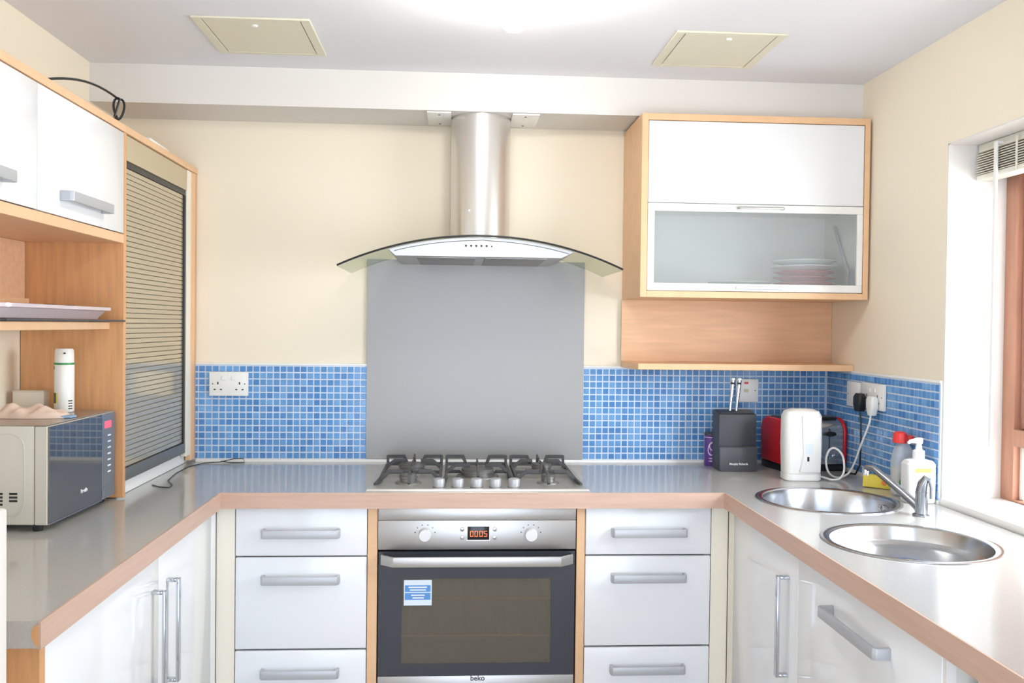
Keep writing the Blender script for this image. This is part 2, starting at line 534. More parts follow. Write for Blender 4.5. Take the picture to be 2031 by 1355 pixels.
# ------------------------------------------------------------------ back run: drawer units, oven housing, oven
def drawer_unit(x0, x1, label, fill):
    r = thing('drawer_unit', label, 'drawer unit', ((x0 + x1) / 2, -0.30, 0.0), group='drawer units beside the oven')

    def carc(b):
        b.box(x0, x0 + 0.016, YF + 0.020, -0.03, 0.1, 0.8615); b.box(x1 - 0.016, x1, YF + 0.020, -0.03, 0.1, 0.8615)
        b.box(x0 + 0.016, x1 - 0.016, YF + 0.02, -0.03, 0.1, 0.116); b.box(x0 + 0.016, x1 - 0.016, -0.046, -0.03, 0.116, 0.8615)
    part(r, 'carcass', 'carcass', carc)
    for z0, z1 in ((0.716, 0.8605), (0.437, 0.712), (0.152, 0.432)):
        d = part(r, 'drawer', 'gloss_white', P_box(x0 + 0.001, x1 - 0.001, YF - 0.001, YF + 0.018, z0, z1), 0.004, 3)
        zc = z1 - 0.064 if z1 - z0 > 0.2 else z0 + 0.070
        xm = (x0 + x1) / 2
        bow_handle(r, d, (xm - 0.115, YF - 0.001, zc), (xm + 0.115, YF - 0.001, zc), (0, -0.030, 0), w=0.025)
    part(r, 'plinth', 'satin_white', P_box(x0, x1, YF + 0.05, YF + 0.066, 0, 0.098))
    part(r, 'corner_post', 'cream_post', P_box(fill[0], fill[1], YF + 0.002, YF + 0.020, 0.1, 0.8625))
    return r


drawer_unit(-0.7185, -0.3295, 'white three-drawer unit beside the oven, toward the microwave', (-0.7735, -0.7195))
drawer_unit(0.3275, 0.7165, 'white three-drawer unit beside the oven, toward the sink', (0.7175, 0.7695))

oh = thing('oven_housing', 'beech oven housing showing as two upright strips beside the oven', 'cabinet', (0, -0.3, 0))
part(oh, 'side_panel', 'beech_edge', P_box(-0.328, -0.2995, YF, -0.04, 0.0, 0.8625))
part(oh, 'side_panel', 'beech_edge', P_box(0.302, 0.3265, YF, -0.04, 0.0, 0.8625))
part(oh, 'shelf', 'beech_edge', P_box(-0.2995, 0.302, YF + 0.02, -0.04, 0.215, 0.233))

ov = thing('oven', 'built-in stainless steel oven with dark glass door under the hob', 'oven', (0, -0.3, 0.236))
YO = YF - 0.002
part(ov, 'cavity', 'cavity', lambda b: (b.box(-0.285, 0.285, -0.10, -0.08, 0.26, 0.70), b.box(-0.29, -0.27, YO + 0.03, -0.10, 0.26, 0.70), b.box(0.27, 0.29, YO + 0.03, -0.10, 0.26, 0.70),
                                       b.box(-0.27, 0.27, YO + 0.03, -0.10, 0.26, 0.28), b.box(-0.27, 0.27, YO + 0.03, -0.10, 0.68, 0.70)))
fas = part(ov, 'fascia', 'steel', lambda b: (b.box(-0.2975, 0.2985, YO, YO + 0.03, 0.734, 0.822), b.box(-0.2975, 0.2985, YO + 0.001, YO + 0.03, 0.8225, 0.8605)), 0.0012)
for x in (-0.1575, 0.1615):
    part(ov, 'knob', 'knob_white', lambda b: b.lathe([(0.0, 0.0), (0.020, 0.0), (0.019, 0.018), (0.017, 0.022), (0.0, 0.022)], (x, YO, 0.780), 28, axis='-y'), label='white control knob')
    for k in range(6):
        a = PI * (0.05 + 0.18 * k)
        part(ov, 'mark', 'print_dark', lambda b: b.box(x + 0.030 * math.cos(a) - 0.0015, x + 0.030 * math.cos(a) + 0.0015, YO - 0.0005, YO + 0.001, 0.782 + 0.027 * math.sin(a) - 0.0015, 0.782 + 0.027 * math.sin(a) + 0.0015), parent=fas)
dsp = part(ov, 'display', 'display_black', P_box(-0.030, 0.0355, YO - 0.002, YO + 0.001, 0.7635, 0.8035), 0.0006)
part(ov, 'display_frame', 'plastic_white', lambda b: (b.box(-0.033, 0.0385, YO - 0.0015, YO + 0.001, 0.7605, 0.7635), b.box(0.0355, 0.0385, YO - 0.0015, YO + 0.001, 0.7635, 0.805)), parent=dsp)
SEG7 = {'0': 'abcdef', '5': 'afgcd'}


def seg_digit(b, ch, x, z, w, h):
    t = 0.0016; e = YO - 0.0026; f = YO - 0.0019
    D = {'a': (x, x + w, z + h - t, z + h), 'g': (x, x + w, z + h / 2 - t / 2, z + h / 2 + t / 2), 'd': (x, x + w, z, z + t),
         'f': (x, x + t, z + h / 2, z + h), 'b': (x + w - t, x + w, z + h / 2, z + h), 'e': (x, x + t, z, z + h / 2), 'c': (x + w - t, x + w, z, z + h / 2)}
    for s in SEG7[ch]:
        q = D[s]; b.box(q[0], q[1], e, f, q[2], q[3])


part(ov, 'digits', 'display_red', lambda b: [seg_digit(b, c, -0.022 + i * 0.0135 + (0.001 if i > 1 else 0), 0.7735, 0.0095, 0.017) for i, c in enumerate('0005')], parent=dsp, label='glowing orange digits')
for x in (-0.046, 0.052):
    for z in (0.770, 0.795):
        part(ov, 'button', 'chrome', lambda b: b.lathe([(0.0, 0.0), (0.0068, 0.0), (0.0060, 0.005), (0.0, 0.006)], (x, YO, z), 20, axis='-y'))


def door_border(b):
    x0, x1, z0, z1 = -0.2955, 0.2965, 0.352, 0.728
    a0, a1, c0, c1 = -0.226, 0.2255, 0.388, 0.646
    b.box(x0, a0, YO, YO + 0.022, z0, z1); b.box(a1, x1, YO, YO + 0.022, z0, z1)
    b.box(a0, a1, YO, YO + 0.022, z0, c0); b.box(a0, a1, YO, YO + 0.022, c1, z1)


dr = part(ov, 'door', 'dark_glass', door_border)
part(ov, 'window_pane', 'oven_glass', P_box(-0.226, 0.2255, YO + 0.002, YO + 0.006, 0.388, 0.646), parent=dr)


def oven_handle(b):
    z0, z1 = 0.693, 0.723
    pl = [(-0.288, YO), (-0.288, YO - 0.018), (-0.250, YO - 0.050), (0.250, YO - 0.050), (0.289, YO - 0.018), (0.289, YO), (0.283, YO), (0.283, YO - 0.014), (0.247, YO - 0.042), (-0.247, YO - 0.042), (-0.282, YO - 0.014), (-0.282, YO)]
    b.prism(pl, z0, z1, 'z')


part(ov, 'handle', 'steel_hood', oven_handle, 0.002, parent=dr, label='wide brushed steel door handle')
stk = part(ov, 'sticker', 'sticker_white', P_box(-0.219, -0.1355, YO - 0.0012, YO + 0.0005, 0.566, 0.643), parent=dr, label='blue and white information sticker')
part(ov, 'sticker_print', 'sticker_blue', lambda b: (b.box(-0.216, -0.139, YO - 0.0016, YO - 0.0008, 0.607, 0.627), b.box(-0.216, -0.139, YO - 0.0016, YO - 0.0008, 0.583, 0.604)), parent=dr)
part(ov, 'sticker_lines', 'print_white', lambda b: [b.box(-0.205 + 0.004 * i, -0.150 - 0.003 * i, YO - 0.0020, YO - 0.0012, z, z + 0.004) for i, z in enumerate((0.619, 0.611, 0.595, 0.587))], parent=dr)
part(ov, 'bottom_strip', 'steel', P_box(-0.2955, 0.2965, YO, YO + 0.022, 0.262, 0.351), 0.001)
lettering(ov, 'beko', 0.022, (0.005, YO - 0.0004, 0.343), (PI / 2, 0, 0), 'print_dark', bold=0.0004)
for z in (0.567, 0.452):
    def rack(b, z=z):
        b.tube([(-0.262, YO + 0.06, z), (0.262, YO + 0.06, z)], 0.0035, 8); b.tube([(-0.262, -0.13, z), (0.262, -0.13, z)], 0.003, 6)
        for k in range(15):
            x = -0.25 + k * 0.5 / 14
            b.tube([(x, YO + 0.06, z), (x, -0.13, z)], 0.0018, 5)
    part(ov, 'rack', 'rack_wire', rack)

# ------------------------------------------------------------------ hob
HX0, HX1, HY0, HY1 = -0.335, 0.340, -0.600, -0.110
hob = thing('gas_hob', 'stainless steel five burner gas hob set into the worktop', 'hob', (0, -0.35, ZW + 0.0006))


def hob_plate(b):
    z = ZW + 0.0006
    v = []
    for (ix, iz) in ((0, 0), (0.004, 0.006), (0.026, 0.006), (0.034, 0.003)):
        v.append([b.bm.verts.new(p) for p in ((HX0 + ix, HY0 + ix, z + iz), (HX1 - ix, HY0 + ix, z + iz), (HX1 - ix, HY1 - ix, z + iz), (HX0 + ix, HY1 - ix, z + iz))])
    for q0, q1 in zip(v, v[1:]):
        for k in range(4):
            b.bm.faces.new((q0[k], q0[(k + 1) % 4], q1[(k + 1) % 4], q1[k]))
    b.bm.faces.new(v[-1]); b.bm.faces.new(list(reversed(v[0])))


part(hob, 'base_plate', 'hob_steel', hob_plate)
HZ = ZW + 0.0036
for i in range(5):
    x = -0.118 + i * 0.0575
    k = part(hob, 'knob', 'knob_grey', lambda b: b.lathe([(0.0, 0.0), (0.0175, 0.0), (0.0175, 0.003), (0.0165, 0.004), (0.0185, 0.020), (0.0170, 0.026), (0.012, 0.028), (0.0, 0.028)], (x, -0.545, HZ), 28), label='grey round burner knob')
    part(hob, 'knob_collar', 'burner_cap', lambda b: b.lathe([(0.0, 0), (0.0195, 0), (0.0190, 0.003), (0.0, 0.003)], (x, -0.545, HZ - 0.0005), 24), parent=k)
BUR = [(-0.215, -0.47, 0.030), (-0.215, -0.24, 0.046), (0.005, -0.345, 0.058), (0.225, -0.47, 0.024), (0.225, -0.24, 0.036)]
for bx, by, br in BUR:
    bu = part(hob, 'burner', 'burner', lambda b: b.lathe([(0.0, 0), (br + 0.012, 0), (br + 0.010, 0.004), (br * 0.9, 0.006), (br * 0.92, 0.016), (br, 0.018), (br, 0.021), (0, 0.021)], (bx, by, HZ), 32))
    part(hob, 'burner_cap', 'burner_cap', lambda b: b.lathe([(0.0, 0.021), (br * 0.92, 0.021), (br * 0.9, 0.027), (br * 0.6, 0.029), (0, 0.029)], (bx, by, HZ), 32), parent=bu)


def support(b, x0, x1, ys):
    y0, y1 = HY0 + 0.115 - (0 if x0 > -0.2 and x1 < 0.2 else 0.03), HY1 - 0.04
    zt = HZ + 0.042; zl = HZ + 0.012; r = 0.0045

    def bar(p, q, w=0.009, h=0.011):
        p, q = Vector(p), Vector(q)
        d = (q - p).normalized(); s = d.cross(Vector((0, 0, 1)))
        if s.length < 0.1:
            s = Vector((1, 0, 0))
        s.normalize(); u = s.cross(d)
        vs = [b.bm.verts.new(L + s * a * w / 2 + u * c * h / 2) for L in (p, q) for a, c in ((-1, -1), (1, -1), (1, 1), (-1, 1))]
        for f in ((0, 1, 2, 3), (7, 6, 5, 4), (0, 4, 5, 1), (1, 5, 6, 2), (2, 6, 7, 3), (3, 7, 4, 0)):
            b.bm.faces.new([vs[i] for i in f])
    for x in (x0, x1):            # side rails, sloping down to the front foot
        bar((x, y1, zl), (x, y0 + 0.05, zl)); bar((x, y0 + 0.05, zl), (x + (0.012 if x == x0 else -0.012) * -1, y0 - 0.012, HZ + 0.004))
        bar((x, y1, HZ + 0.001), (x, y1, zt))
    xm = (x0 + x1) / 2
    bar((x0, y1, zl), (x1, y1, zl))
    for (xa, xb) in ((x0, x0 + 0.055), (x1, x1 - 0.055)):   # raised back corners
        bar((xa, y1, zt - 0.004), (xb, y1, zt - 0.004)); bar((xb, y1, zt), (xb + (0.012 if xb < xm else -0.012), y1, zl))
    bar((x0, (y0 + y1) / 2, zl), (x1, (y0 + y1) / 2, zl))
    for yb in ys:                 # fingers over each burner
        for sx in (-1, 1):
            xe = x0 if sx < 0 else x1
            bar((xe, yb, zl), (xe - sx * 0.028, yb, zt - 0.006)); bar((xe - sx * 0.026, yb, zt - 0.005), (xm + sx * 0.024, yb, zt - 0.005))
        for sy in (-1, 1):
            ye = yb + sy * 0.085
            bar((xm, ye, zl), (xm, ye - sy * 0.018, zt - 0.006)); bar((xm, ye - sy * 0.016, zt - 0.005), (xm, yb + sy * 0.028, zt - 0.005), 0.007)
        bar((xm, yb + 0.085, zl), (xm, yb + 0.085, zt + 0.004), 0.006, 0.006)


part(hob, 'pan_support', 'iron', lambda b: support(b, -0.302, -0.116, (-0.47, -0.24)), 0.0012, 1, label='dark cast iron pan support')
part(hob, 'pan_support', 'iron', lambda b: support(b, -0.098, 0.108, (-0.345,)), 0.0012, 1, label='dark cast iron pan support')
part(hob, 'pan_support', 'iron', lambda b: support(b, 0.126, 0.310, (-0.47, -0.24)), 0.0012, 1, label='dark cast iron pan support')

# ------------------------------------------------------------------ cooker hood
hd = thing('cooker_hood', 'steel chimney cooker hood with a curved glass canopy', 'cooker hood', (0.01, -0.2, 1.62))
HR, HTOP, HX = 1.085, 1.699, 0.0075


def arcz(x):
    return HTOP - HR + math.sqrt(HR * HR - (x - HX) ** 2)


def chimney(b):
    x0, x1, yc = -0.094, 0.113, -0.13
    xm, r = (x0 + x1) / 2, (x1 - x0) / 2
    pl = [(x1, -0.002), (x1, yc)] + [(xm + r * math.cos(a), yc - r * 1.0 * math.sin(a)) for a in [PI * k / 28 for k in range(1, 28)]] + [(x0, yc), (x0, -0.002)]
    b.prism(pl, 1.69, 2.1308, 'z')


part(hd, 'chimney', 'steel_chimney', chimney)
XA, XB, NA = -0.449, 0.464, 40


def canopy(b):
    ys = (-0.42, -0.0115)
    top, bot = [], []
    for k in range(NA + 1):
        x = XA + (XB - XA) * k / NA
        top.append([b.bm.verts.new((x, y, arcz(x))) for y in ys]); bot.append([b.bm.verts.new((x, y, arcz(x) - 0.006)) for y in ys])
    for k in range(NA):
        b.bm.faces.new((top[k][0], top[k + 1][0], top[k + 1][1], top[k][1])); b.bm.faces.new((bot[k][0], bot[k][1], bot[k + 1][1], bot[k + 1][0]))
        b.bm.faces.new((top[k][0], bot[k][0], bot[k + 1][0], top[k + 1][0])); b.bm.faces.new((top[k][1], top[k + 1][1], bot[k + 1][1], bot[k][1]))
    for k in (0, NA):
        b.bm.faces.new((top[k][0], top[k][1], bot[k][1], bot[k][0]))


gc = part(hd, 'glass_canopy', 'hood_glass', canopy)
part(hd, 'glass_edge', 'black', lambda b: b.tube([(XA + (XB - XA) * k / NA, -0.4205, arcz(XA + (XB - XA) * k / NA) - 0.003) for k in range(NA + 1)], 0.0032, 8), parent=gc, label='dark polished front edge of the glass')


def hood_body(b):
    xs = [-0.29 + 0.598 * k / 30 for k in range(31)]
    pl = [(-0.266, 1.6285), (0.266, 1.6285)] + [(x, arcz(x) - 0.0075) for x in reversed(xs)]
    b.prism(pl, -0.412, -0.012, 'y')


part(hd, 'body', 'steel_hood', hood_body, 0.001, 1)
part(hd, 'trim_line', 'rail_grey', lambda b: b.tube([(-0.27 + 0.56 * k / 24, -0.4125, arcz(-0.27 + 0.56 * k / 24) - 0.016 - 0.012 * (abs(k - 12) / 12) ** 0.1 * 0.2) for k in range(25)], 0.0012, 6))
for k in range(6):
    part(hd, 'button', 'black', lambda b: b.box(-0.042 + k * 0.0165 - (0.003 if k < 5 else 0.002), -0.042 + k * 0.0165 + (0.003 if k < 5 else 0.002), -0.4145, -0.411, 1.661, 1.667 if k < 5 else 1.665))
for x0, x1 in ((-0.20, -0.01), (0.02, 0.22)):
    part(hd, 'grease_filter', 'steel_panel', P_box(x0, x1, -0.39, -0.05, 1.625, 1.630), 0.001)
for xa, xb in ((-0.176, -0.0945), (0.1135, 0.206)):
    br = part(hd, 'ceiling_bracket', 'plastic_white', P_box(xa, xb, -0.238, -0.045, 2.125, 2.1305), 0.001)
    for y in (-0.21, -0.07):
        part(hd, 'screw', 'rail_grey', lambda b: b.lathe([(0, -0.0015), (0.004, -0.001), (0.004, 0.001), (0, 0.001)], ((xa + xb) / 2, y, 2.1245), 10), parent=br)
part(hd, 'screw', 'plastic_white', lambda b: b.lathe([(0.0, 0), (0.004, 0), (0.003, 0.002), (0, 0.002)], (-0.03, -0.2275, 1.80), 12, axis='-y'))

# ------------------------------------------------------------------ wall unit with flap door and glazed flap, shelf unit below
UX0, UX1, UZ0, UZ1, UY = 0.539, 1.318, 1.511, 2.122, -0.33
wu = thing('wall_cabinet', 'beech wall cabinet with white flap above a frosted glass flap', 'wall cabinet', (0.93, -0.16, UZ0))
UF = UY + 0.018


def u_carc(b):
    b.box(UX0, UX0 + 0.022, UY, -0.002, UZ0, UZ1); b.box(UX1 - 0.018, UX1, UY, -0.002, UZ0, UZ1)
    b.box(UX0 + 0.022, UX1 - 0.018, UY, -0.002, UZ1 - 0.022, UZ1); b.box(UX0 + 0.022, UX1 - 0.018, UY, -0.002, UZ0, UZ0 + 0.021)


part(wu, 'carcass', 'beech_edge', u_carc, 0.001, 1)
part(wu, 'inner_lining', 'satin_white', lambda b: (b.box(UX0 + 0.022, UX1 - 0.018, -0.012, -0.003, UZ0 + 0.021, UZ1 - 0.022), b.box(UX0 + 0.022, UX0 + 0.025, UF + 0.01, -0.012, UZ0 + 0.021, UZ1 - 0.022),
                                              b.box(UX1 - 0.021, UX1 - 0.018, UF + 0.01, -0.012, UZ0 + 0.021, UZ1 - 0.022), b.box(UX0 + 0.025, UX1 - 0.021, UF + 0.02, -0.012, 1.822, 1.838),
                                              b.box(UX0 + 0.025, UX1 - 0.021, UF + 0.01, -0.012, UZ0 + 0.021, UZ0 + 0.023)))
FX0, FX1 = UX0 + 0.0235, UX1 - 0.0195
part(wu, 'flap_door', 'gloss_white', P_box(FX0, FX1, UY + 0.002, UF, 1.827, UZ1 - 0.0235), 0.003, 3, label='gloss white lift-up flap')
gd = part(wu, 'glazed_flap', 'satin_white', lambda b: (b.box(FX0, FX1, UY + 0.002, UF, 1.799, 1.825), b.box(FX0, FX1, UY + 0.002, UF, UZ0 + 0.023, 1.5595), b.box(FX0, FX0 + 0.023, UY + 0.002, UF, 1.5595, 1.799), b.box(FX1 - 0.02, FX1, UY + 0.002, UF, 1.5595, 1.799)), 0.0015, 1, label='white framed flap with frosted glass')
part(wu, 'frosted_pane', 'frosted', P_box(FX0 + 0.023, FX1 - 0.02, UY + 0.008, UY + 0.012, 1.5595, 1.799), parent=gd)
bow_handle(wu, gd, (0.8625, UY + 0.002, 1.812), (1.022, UY + 0.002, 1.812), (0, -0.022, 0), w=0.008, t=0.006, m='steel_hood')
part(wu, 'catch', 'handle_metal', P_box(0.8625, 1.022, UY - 0.004, UY + 0.003, 1.541, 1.551), 0.001, 1, parent=gd)
part(wu, 'hinge_arm', 'handle_metal', lambda b: (b.tube([(UX1 - 0.03, -0.27, 1.575), (UX1 - 0.03, -0.20, 1.66), (UX1 - 0.03, -0.12, 1.78)], 0.006, 8), b.box(UX1 - 0.037, UX1 - 0.021, -0.28, -0.255, 1.56, 1.62)))

# crockery inside
pz = UZ0 + 0.0232


def plate(x, y, z, r, m, label, group):
    b = MB()
    b.lathe([(0.0, 0.0), (r * 0.55, 0.0), (r * 0.58, 0.003), (r * 0.95, 0.015), (r, 0.0175), (r, 0.0195), (r * 0.94, 0.0185), (r * 0.60, 0.007), (0.0, 0.006)], (0, 0, 0), 36)
    o = b.build('plate', m); o.location = (x, y, z)
    o['label'] = label; o['category'] = 'plate'; o['group'] = group
    return o


for k, w in enumerate(('lowest', 'second lowest', 'third lowest', 'topmost')):
    plate(1.160, -0.165, pz + 0.0195 * k, 0.105, 'plate_red', w + ' red plate of the tall stack behind the frosted glass', 'red plates in the wall cabinet')
for k, w in enumerate(('white plate lying directly on the red plates behind the frosted glass', 'topmost white plate of the tall stack above the red plates')):
    plate(1.160, -0.165, pz + 0.078 + 0.0195 * k, 0.112, 'plate_white', w, 'white plates on the red plates')
for k, w in enumerate(('lower white plate of the low stack beside the red plates', 'upper white plate of the low stack beside the red plates')):
    plate(0.930, -0.160, pz + 0.0195 * k, 0.110, 'plate_white', w, 'white plates in the low stack')

su = thing('shelf_unit', 'beech open shelf with tall back panel under the wall cabinet', 'shelf', (0.93, -0.1, 1.262))
part(su, 'back_panel', 'beech_wide', P_box(0.536, XR - 0.001, -0.019, -0.0115, 1.285, UZ0 - 0.0005))


def shelf_board(b):
    b.prism([(0.536, -0.012), (XR - 0.002, -0.012), (XR - 0.002, -0.215), (0.560, -0.215), (0.536, -0.13)], 1.2635, 1.2848, 'z')


part(su, 'shelf_board', 'beech_edge', shelf_board, 0.001, 1)

# ------------------------------------------------------------------ left: shuttered cabinet, cupboards, shelf
tc = thing('shutter_cabinet', 'tall beech cabinet with a bronze roller shutter in the corner', 'cabinet', (-1.14, -0.38, ZW + 0.001))
TX = XL + 0.002
LT = 1.957
part(tc, 'side_panel', 'beech', P_box(TX, XF, -0.720, -0.702, 0.915, LT - 0.020), 0.0008, 1)
part(tc, 'side_panel', 'beech', P_box(TX, XF - 0.001, -0.022, -0.004, ZW + 0.012, LT - 0.020), 0.0008, 1)
part(tc, 'top_board', 'beech_edge', P_box(TX, XF + 0.002, -0.720, -0.004, LT - 0.020, LT), 0.001, 1)
part(tc, 'stile', 'beech_edge', P_box(XF - 0.020, XF - 0.001, -0.062, -0.022, ZW + 0.012, LT - 0.021), 0.001, 1)
part(tc, 'jamb_strip', 'cream_post', P_box(XF - 0.022, XF - 0.004, -0.108, -0.062, ZW + 0.032, LT - 0.021), 0.001, 1, label='cream jamb strip')
part(tc, 'shutter_box', 'tambour_head', P_box(XF - 0.10, XF - 0.005, -0.702, -0.110, 1.864, LT - 0.022), 0.001, 1)
part(tc, 'shadow_gap', 'black', P_box(XF - 0.030, XF - 0.009, -0.700, -0.112, 1.846, 1.863))
for ya, yb in ((-0.125, -0.110), (-0.702, -0.696)):
    part(tc, 'track', 'black', P_box(XF - 0.030, XF - 0.008, ya, yb, 0.955, 1.846))
NS = 58
sp_ = (1.846 - 0.992) / NS
b = MB()
b.prism([(-0.006, -sp_ / 2 + 0.0003), (0.0020, -sp_ / 2 + 0.0006), (0.003, -sp_ / 2 + 0.0015), (0.003, sp_ / 2 - 0.0015), (0.0020, sp_ / 2 - 0.0006), (-0.006, sp_ / 2 - 0.0003)], -0.694, -0.127, 'y')
s0 = b.build('slat', 'tambour', tc)
for k in range(NS):
    o = s0 if k == 0 else s0.copy()
    if k:
        COL.objects.link(o)
    o.location = (XF - 0.016 - tc.location.x, -tc.location.y, 0.992 + sp_ * (k + 0.5) - tc.location.z)
part(tc, 'shutter_back', 'black', P_box(XF - 0.032, XF - 0.024, -0.694, -0.127, 0.96, 1.846))
part(tc, 'bottom_rail', 'rail_grey', P_box(XF - 0.024, XF - 0.006, -0.700, -0.112, 0.955, 0.990), 0.002, label='dark grey shutter bottom rail')
part(tc, 'plinth_board', 'caulk', P_box(TX, XF - 0.026, -0.700, -0.023, ZW + 0.001, 0.952), 0.001, 1, label='white painted plinth board')

cu = thing('wall_cupboard', 'white two-door cupboard in a beech surround above the open shelf', 'wall cabinet', (-1.14, -1.25, 1.627))
CY1, CY0 = -0.7215, -1.775


def cu_body(b):
    b.box(TX, XF + 0.002, CY0, CY1, LT - 0.020, LT); b.box(TX, XF, CY0, CY1, 1.627, 1.652)
    b.box(TX, TX + 0.012, CY0, CY1, 1.652, LT - 0.02); b.box(TX + 0.012, XF - 0.02, CY0, CY0 + 0.018, 1.652, LT - 0.02); b.box(TX + 0.012, XF - 0.02, CY1 - 0.012, CY1, 1.652, LT - 0.02)


part(cu, 'carcass', 'beech_edge', cu_body, 0.001, 1)
for (ya, yb) in ((-1.2455, CY1 - 0.001), (CY0, -1.2475)):
    d = part(cu, 'door', 'gloss_white', P_box(XF - 0.018, XF, ya, yb, 1.6545, LT - 0.0225), 0.002, 2)
    ym = (ya + yb) / 2 - 0.005
    bow_handle(cu, d, (XF, ym - 0.145, 1.702), (XF, ym + 0.115, 1.702), (0.032, 0, 0), w=0.024)

os_ = thing('open_shelf', 'beech shelf with back panel below the white cupboard', 'shelf', (-1.14, -1.25, 1.385))
part(os_, 'back_panel', 'beech_wide', P_box(TX, TX + 0.012, CY0, CY1, 1.407, 1.6265))
part(os_, 'shelf_board', 'beech_edge', P_box(TX, -1.036, CY0, CY1, 1.387, 1.4065), 0.001, 1)
part(os_, 'rear_lip', 'beech_edge', P_box(TX + 0.012, TX + 0.024, CY0, CY1, 1.4066, 1.470), 0.001, 1)

# oven rack and tray lying on the shelf
gr = thing('grill_rack', 'dark oven rack lying on the beech shelf under the tray', 'oven rack', (-1.12, -1.05, 1.4072))


def rack2(b):
    x0, x1, y0, y1, z = -1.25, -0.992, -1.40, -0.732, 1.4105
    b.tube([(x0, y0, z), (x1, y0, z), (x1, y1, z), (x0, y1, z), (x0, y0, z)], 0.003, 6)
    for k in range(26):
        y = y0 + (y1 - y0) * (k + 0.5) / 26
        b.tube([(x0, y, z), (x1, y, z)], 0.0018, 5)


part(gr, 'wire_grid', 'iron', rack2)
part(gr, 'feet', 'iron', lambda b: [b.box(x - 0.008, x + 0.008, y - 0.008, y + 0.008, 1.4073, 1.4085) for x in (-1.22, -1.06) for y in (-1.36, -0.78)])
tr = thing('roasting_tray', 'pale pinkish metal oven tray lying on the dark rack', 'tray', (-1.12, -1.05, 1.4142))


def tray(b):
    x0, x1, y0, y1 = -1.24, -1.008, -1.36, -0.760

    def rr(e, z, rad):
        pts = []
        for cx, cy, a0 in ((x1 - e - rad, y1 - e - rad, 0), (x0 + e + rad, y1 - e - rad, PI / 2), (x0 + e + rad, y0 + e + rad, PI), (x1 - e - rad, y0 + e + rad, 1.5 * PI)):
            for k in range(6):
                a = a0 + k * PI / 10
                pts.append(b.bm.verts.new((cx + rad * math.cos(a), cy + rad * math.sin(a), z)))
        return pts
    rings = [rr(0.030, 1.4145, 0.02), rr(0.012, 1.436, 0.03), rr(0.0, 1.438, 0.035), rr(0.0, 1.446, 0.035), rr(0.003, 1.4465, 0.034), rr(0.014, 1.439, 0.03), rr(0.031, 1.417, 0.02)]
    for q0, q1 in zip(rings, rings[1:]):
        for k in range(24):
            b.bm.faces.new((q0[k], q0[(k + 1) % 24], q1[(k + 1) % 24], q1[k]))
    b.bm.faces.new(list(reversed(rings[0]))); b.bm.faces.new(rings[-1])


part(tr, 'pan', 'tray', tray)
part(tr, 'handle_lug', 'black', lambda b: [b.box(-1.045, -1.030, y - 0.012, y + 0.012, 1.446, 1.4485) for y in (-0.98, -1.10)], 0.0005, 1)

# things on top of the wall units
cb = MB()
arch = []
for k in range(12):
    t = k / 11
    arch.append((-1.06 + 0.055 * t, -1.10 + 0.35 * t, LT + 0.004 + 0.068 * math.sin(PI * (0.08 + 0.58 * t))))
ax, ay, az = arch[-1]
lp_ = []
for k in range(1, 22):
    a = PI * 0.5 - 2 * PI * k / 21 * 1.05
    lp_.append((ax + 0.004 + 0.017 * math.cos(a) * (0.75 + 0.25 * math.sin(a)), ay - 0.0006 * k, az - 0.028 + 0.028 * math.sin(a)))
cb.tube(arch + lp_ + [(ax - 0.004, ay - 0.016, LT + 0.012), (ax + 0.010, ay - 0.02, LT + 0.004), (ax - 0.03, ay - 0.05, LT + 0.0036)], 0.0032, 8)
o = cb.build('cable', 'black'); o['label'] = 'black cable looping up on top of the white wall cupboard'; o['category'] = 'cable'
pp = MB(); pp.box(-1.055, -1.004, -0.50, -0.30, LT + 0.0005, LT + 0.010, rz=0.03)
o = pp.build('paper_wallet', 'satin_white', bevel=0.002); o['label'] = 'flat white wallet lying on top of the shutter cabinet'; o['category'] = 'paper'

# ------------------------------------------------------------------ microwave and what stands on it
MWR = math.radians(-1.7)
mw = thing('microwave', 'grey microwave with mirror-dark door on the worktop', 'microwave', (-1.141, -0.9275, ZW + 0.0006), MWR)
mz0, mz1 = 0.016, 0.252
mx0, mx1, my0, my1 = -0.105, 0.118, -0.195, 0.195
part(mw, 'casing', 'mw_side', P_box(mx0, mx1 - 0.030, my0, my1, mz0, mz1 - 0.002), 0.003, local=True)
part(mw, 'top_cover', 'mw_top', P_box(mx0, mx1 - 0.004, my0 + 0.001, my1 - 0.001, mz1 - 0.002, mz1), 0.0006, 1, local=True, label='grey metal top cover')
part(mw, 'front_frame', 'mw_side', P_box(mx1 - 0.0285, mx1, my0, my1, mz0, mz1 - 0.003), 0.0015, 1, local=True)
dd = part(mw, 'door', 'mw_door', P_box(mx1 - 0.002, mx1 + 0.004, my0 + 0.003, my1 - 0.092, mz0 + 0.003, mz1 - 0.004), 0.0006, 1, local=True, label='mirror-dark glass door')
part(mw, 'door_trim', 'chrome', P_box(mx1 - 0.001, mx1 + 0.0045, my1 - 0.0915, my1 - 0.0885, mz0 + 0.003, mz1 - 0.004), parent=dd, local=True)
part(mw, 'door_trim', 'chrome', P_box(mx1 - 0.001, mx1 + 0.0045, my0 + 0.003, my1 - 0.0915, mz0 + 0.0005, mz0 + 0.0028), parent=dd, local=True)
cp = part(mw, 'control_panel', 'mw_panel', P_box(mx1 - 0.001, mx1 + 0.004, my1 - 0.088, my1 - 0.002, mz0 + 0.003, mz1 - 0.004), 0.0008, 1, local=True)
part(mw, 'display', 'red_led', P_box(mx1 + 0.002, mx1 + 0.0047, my1 - 0.074, my1 - 0.030, mz1 - 0.044, mz1 - 0.024), 0.001, 1, parent=cp, local=True, label='pink glowing display')
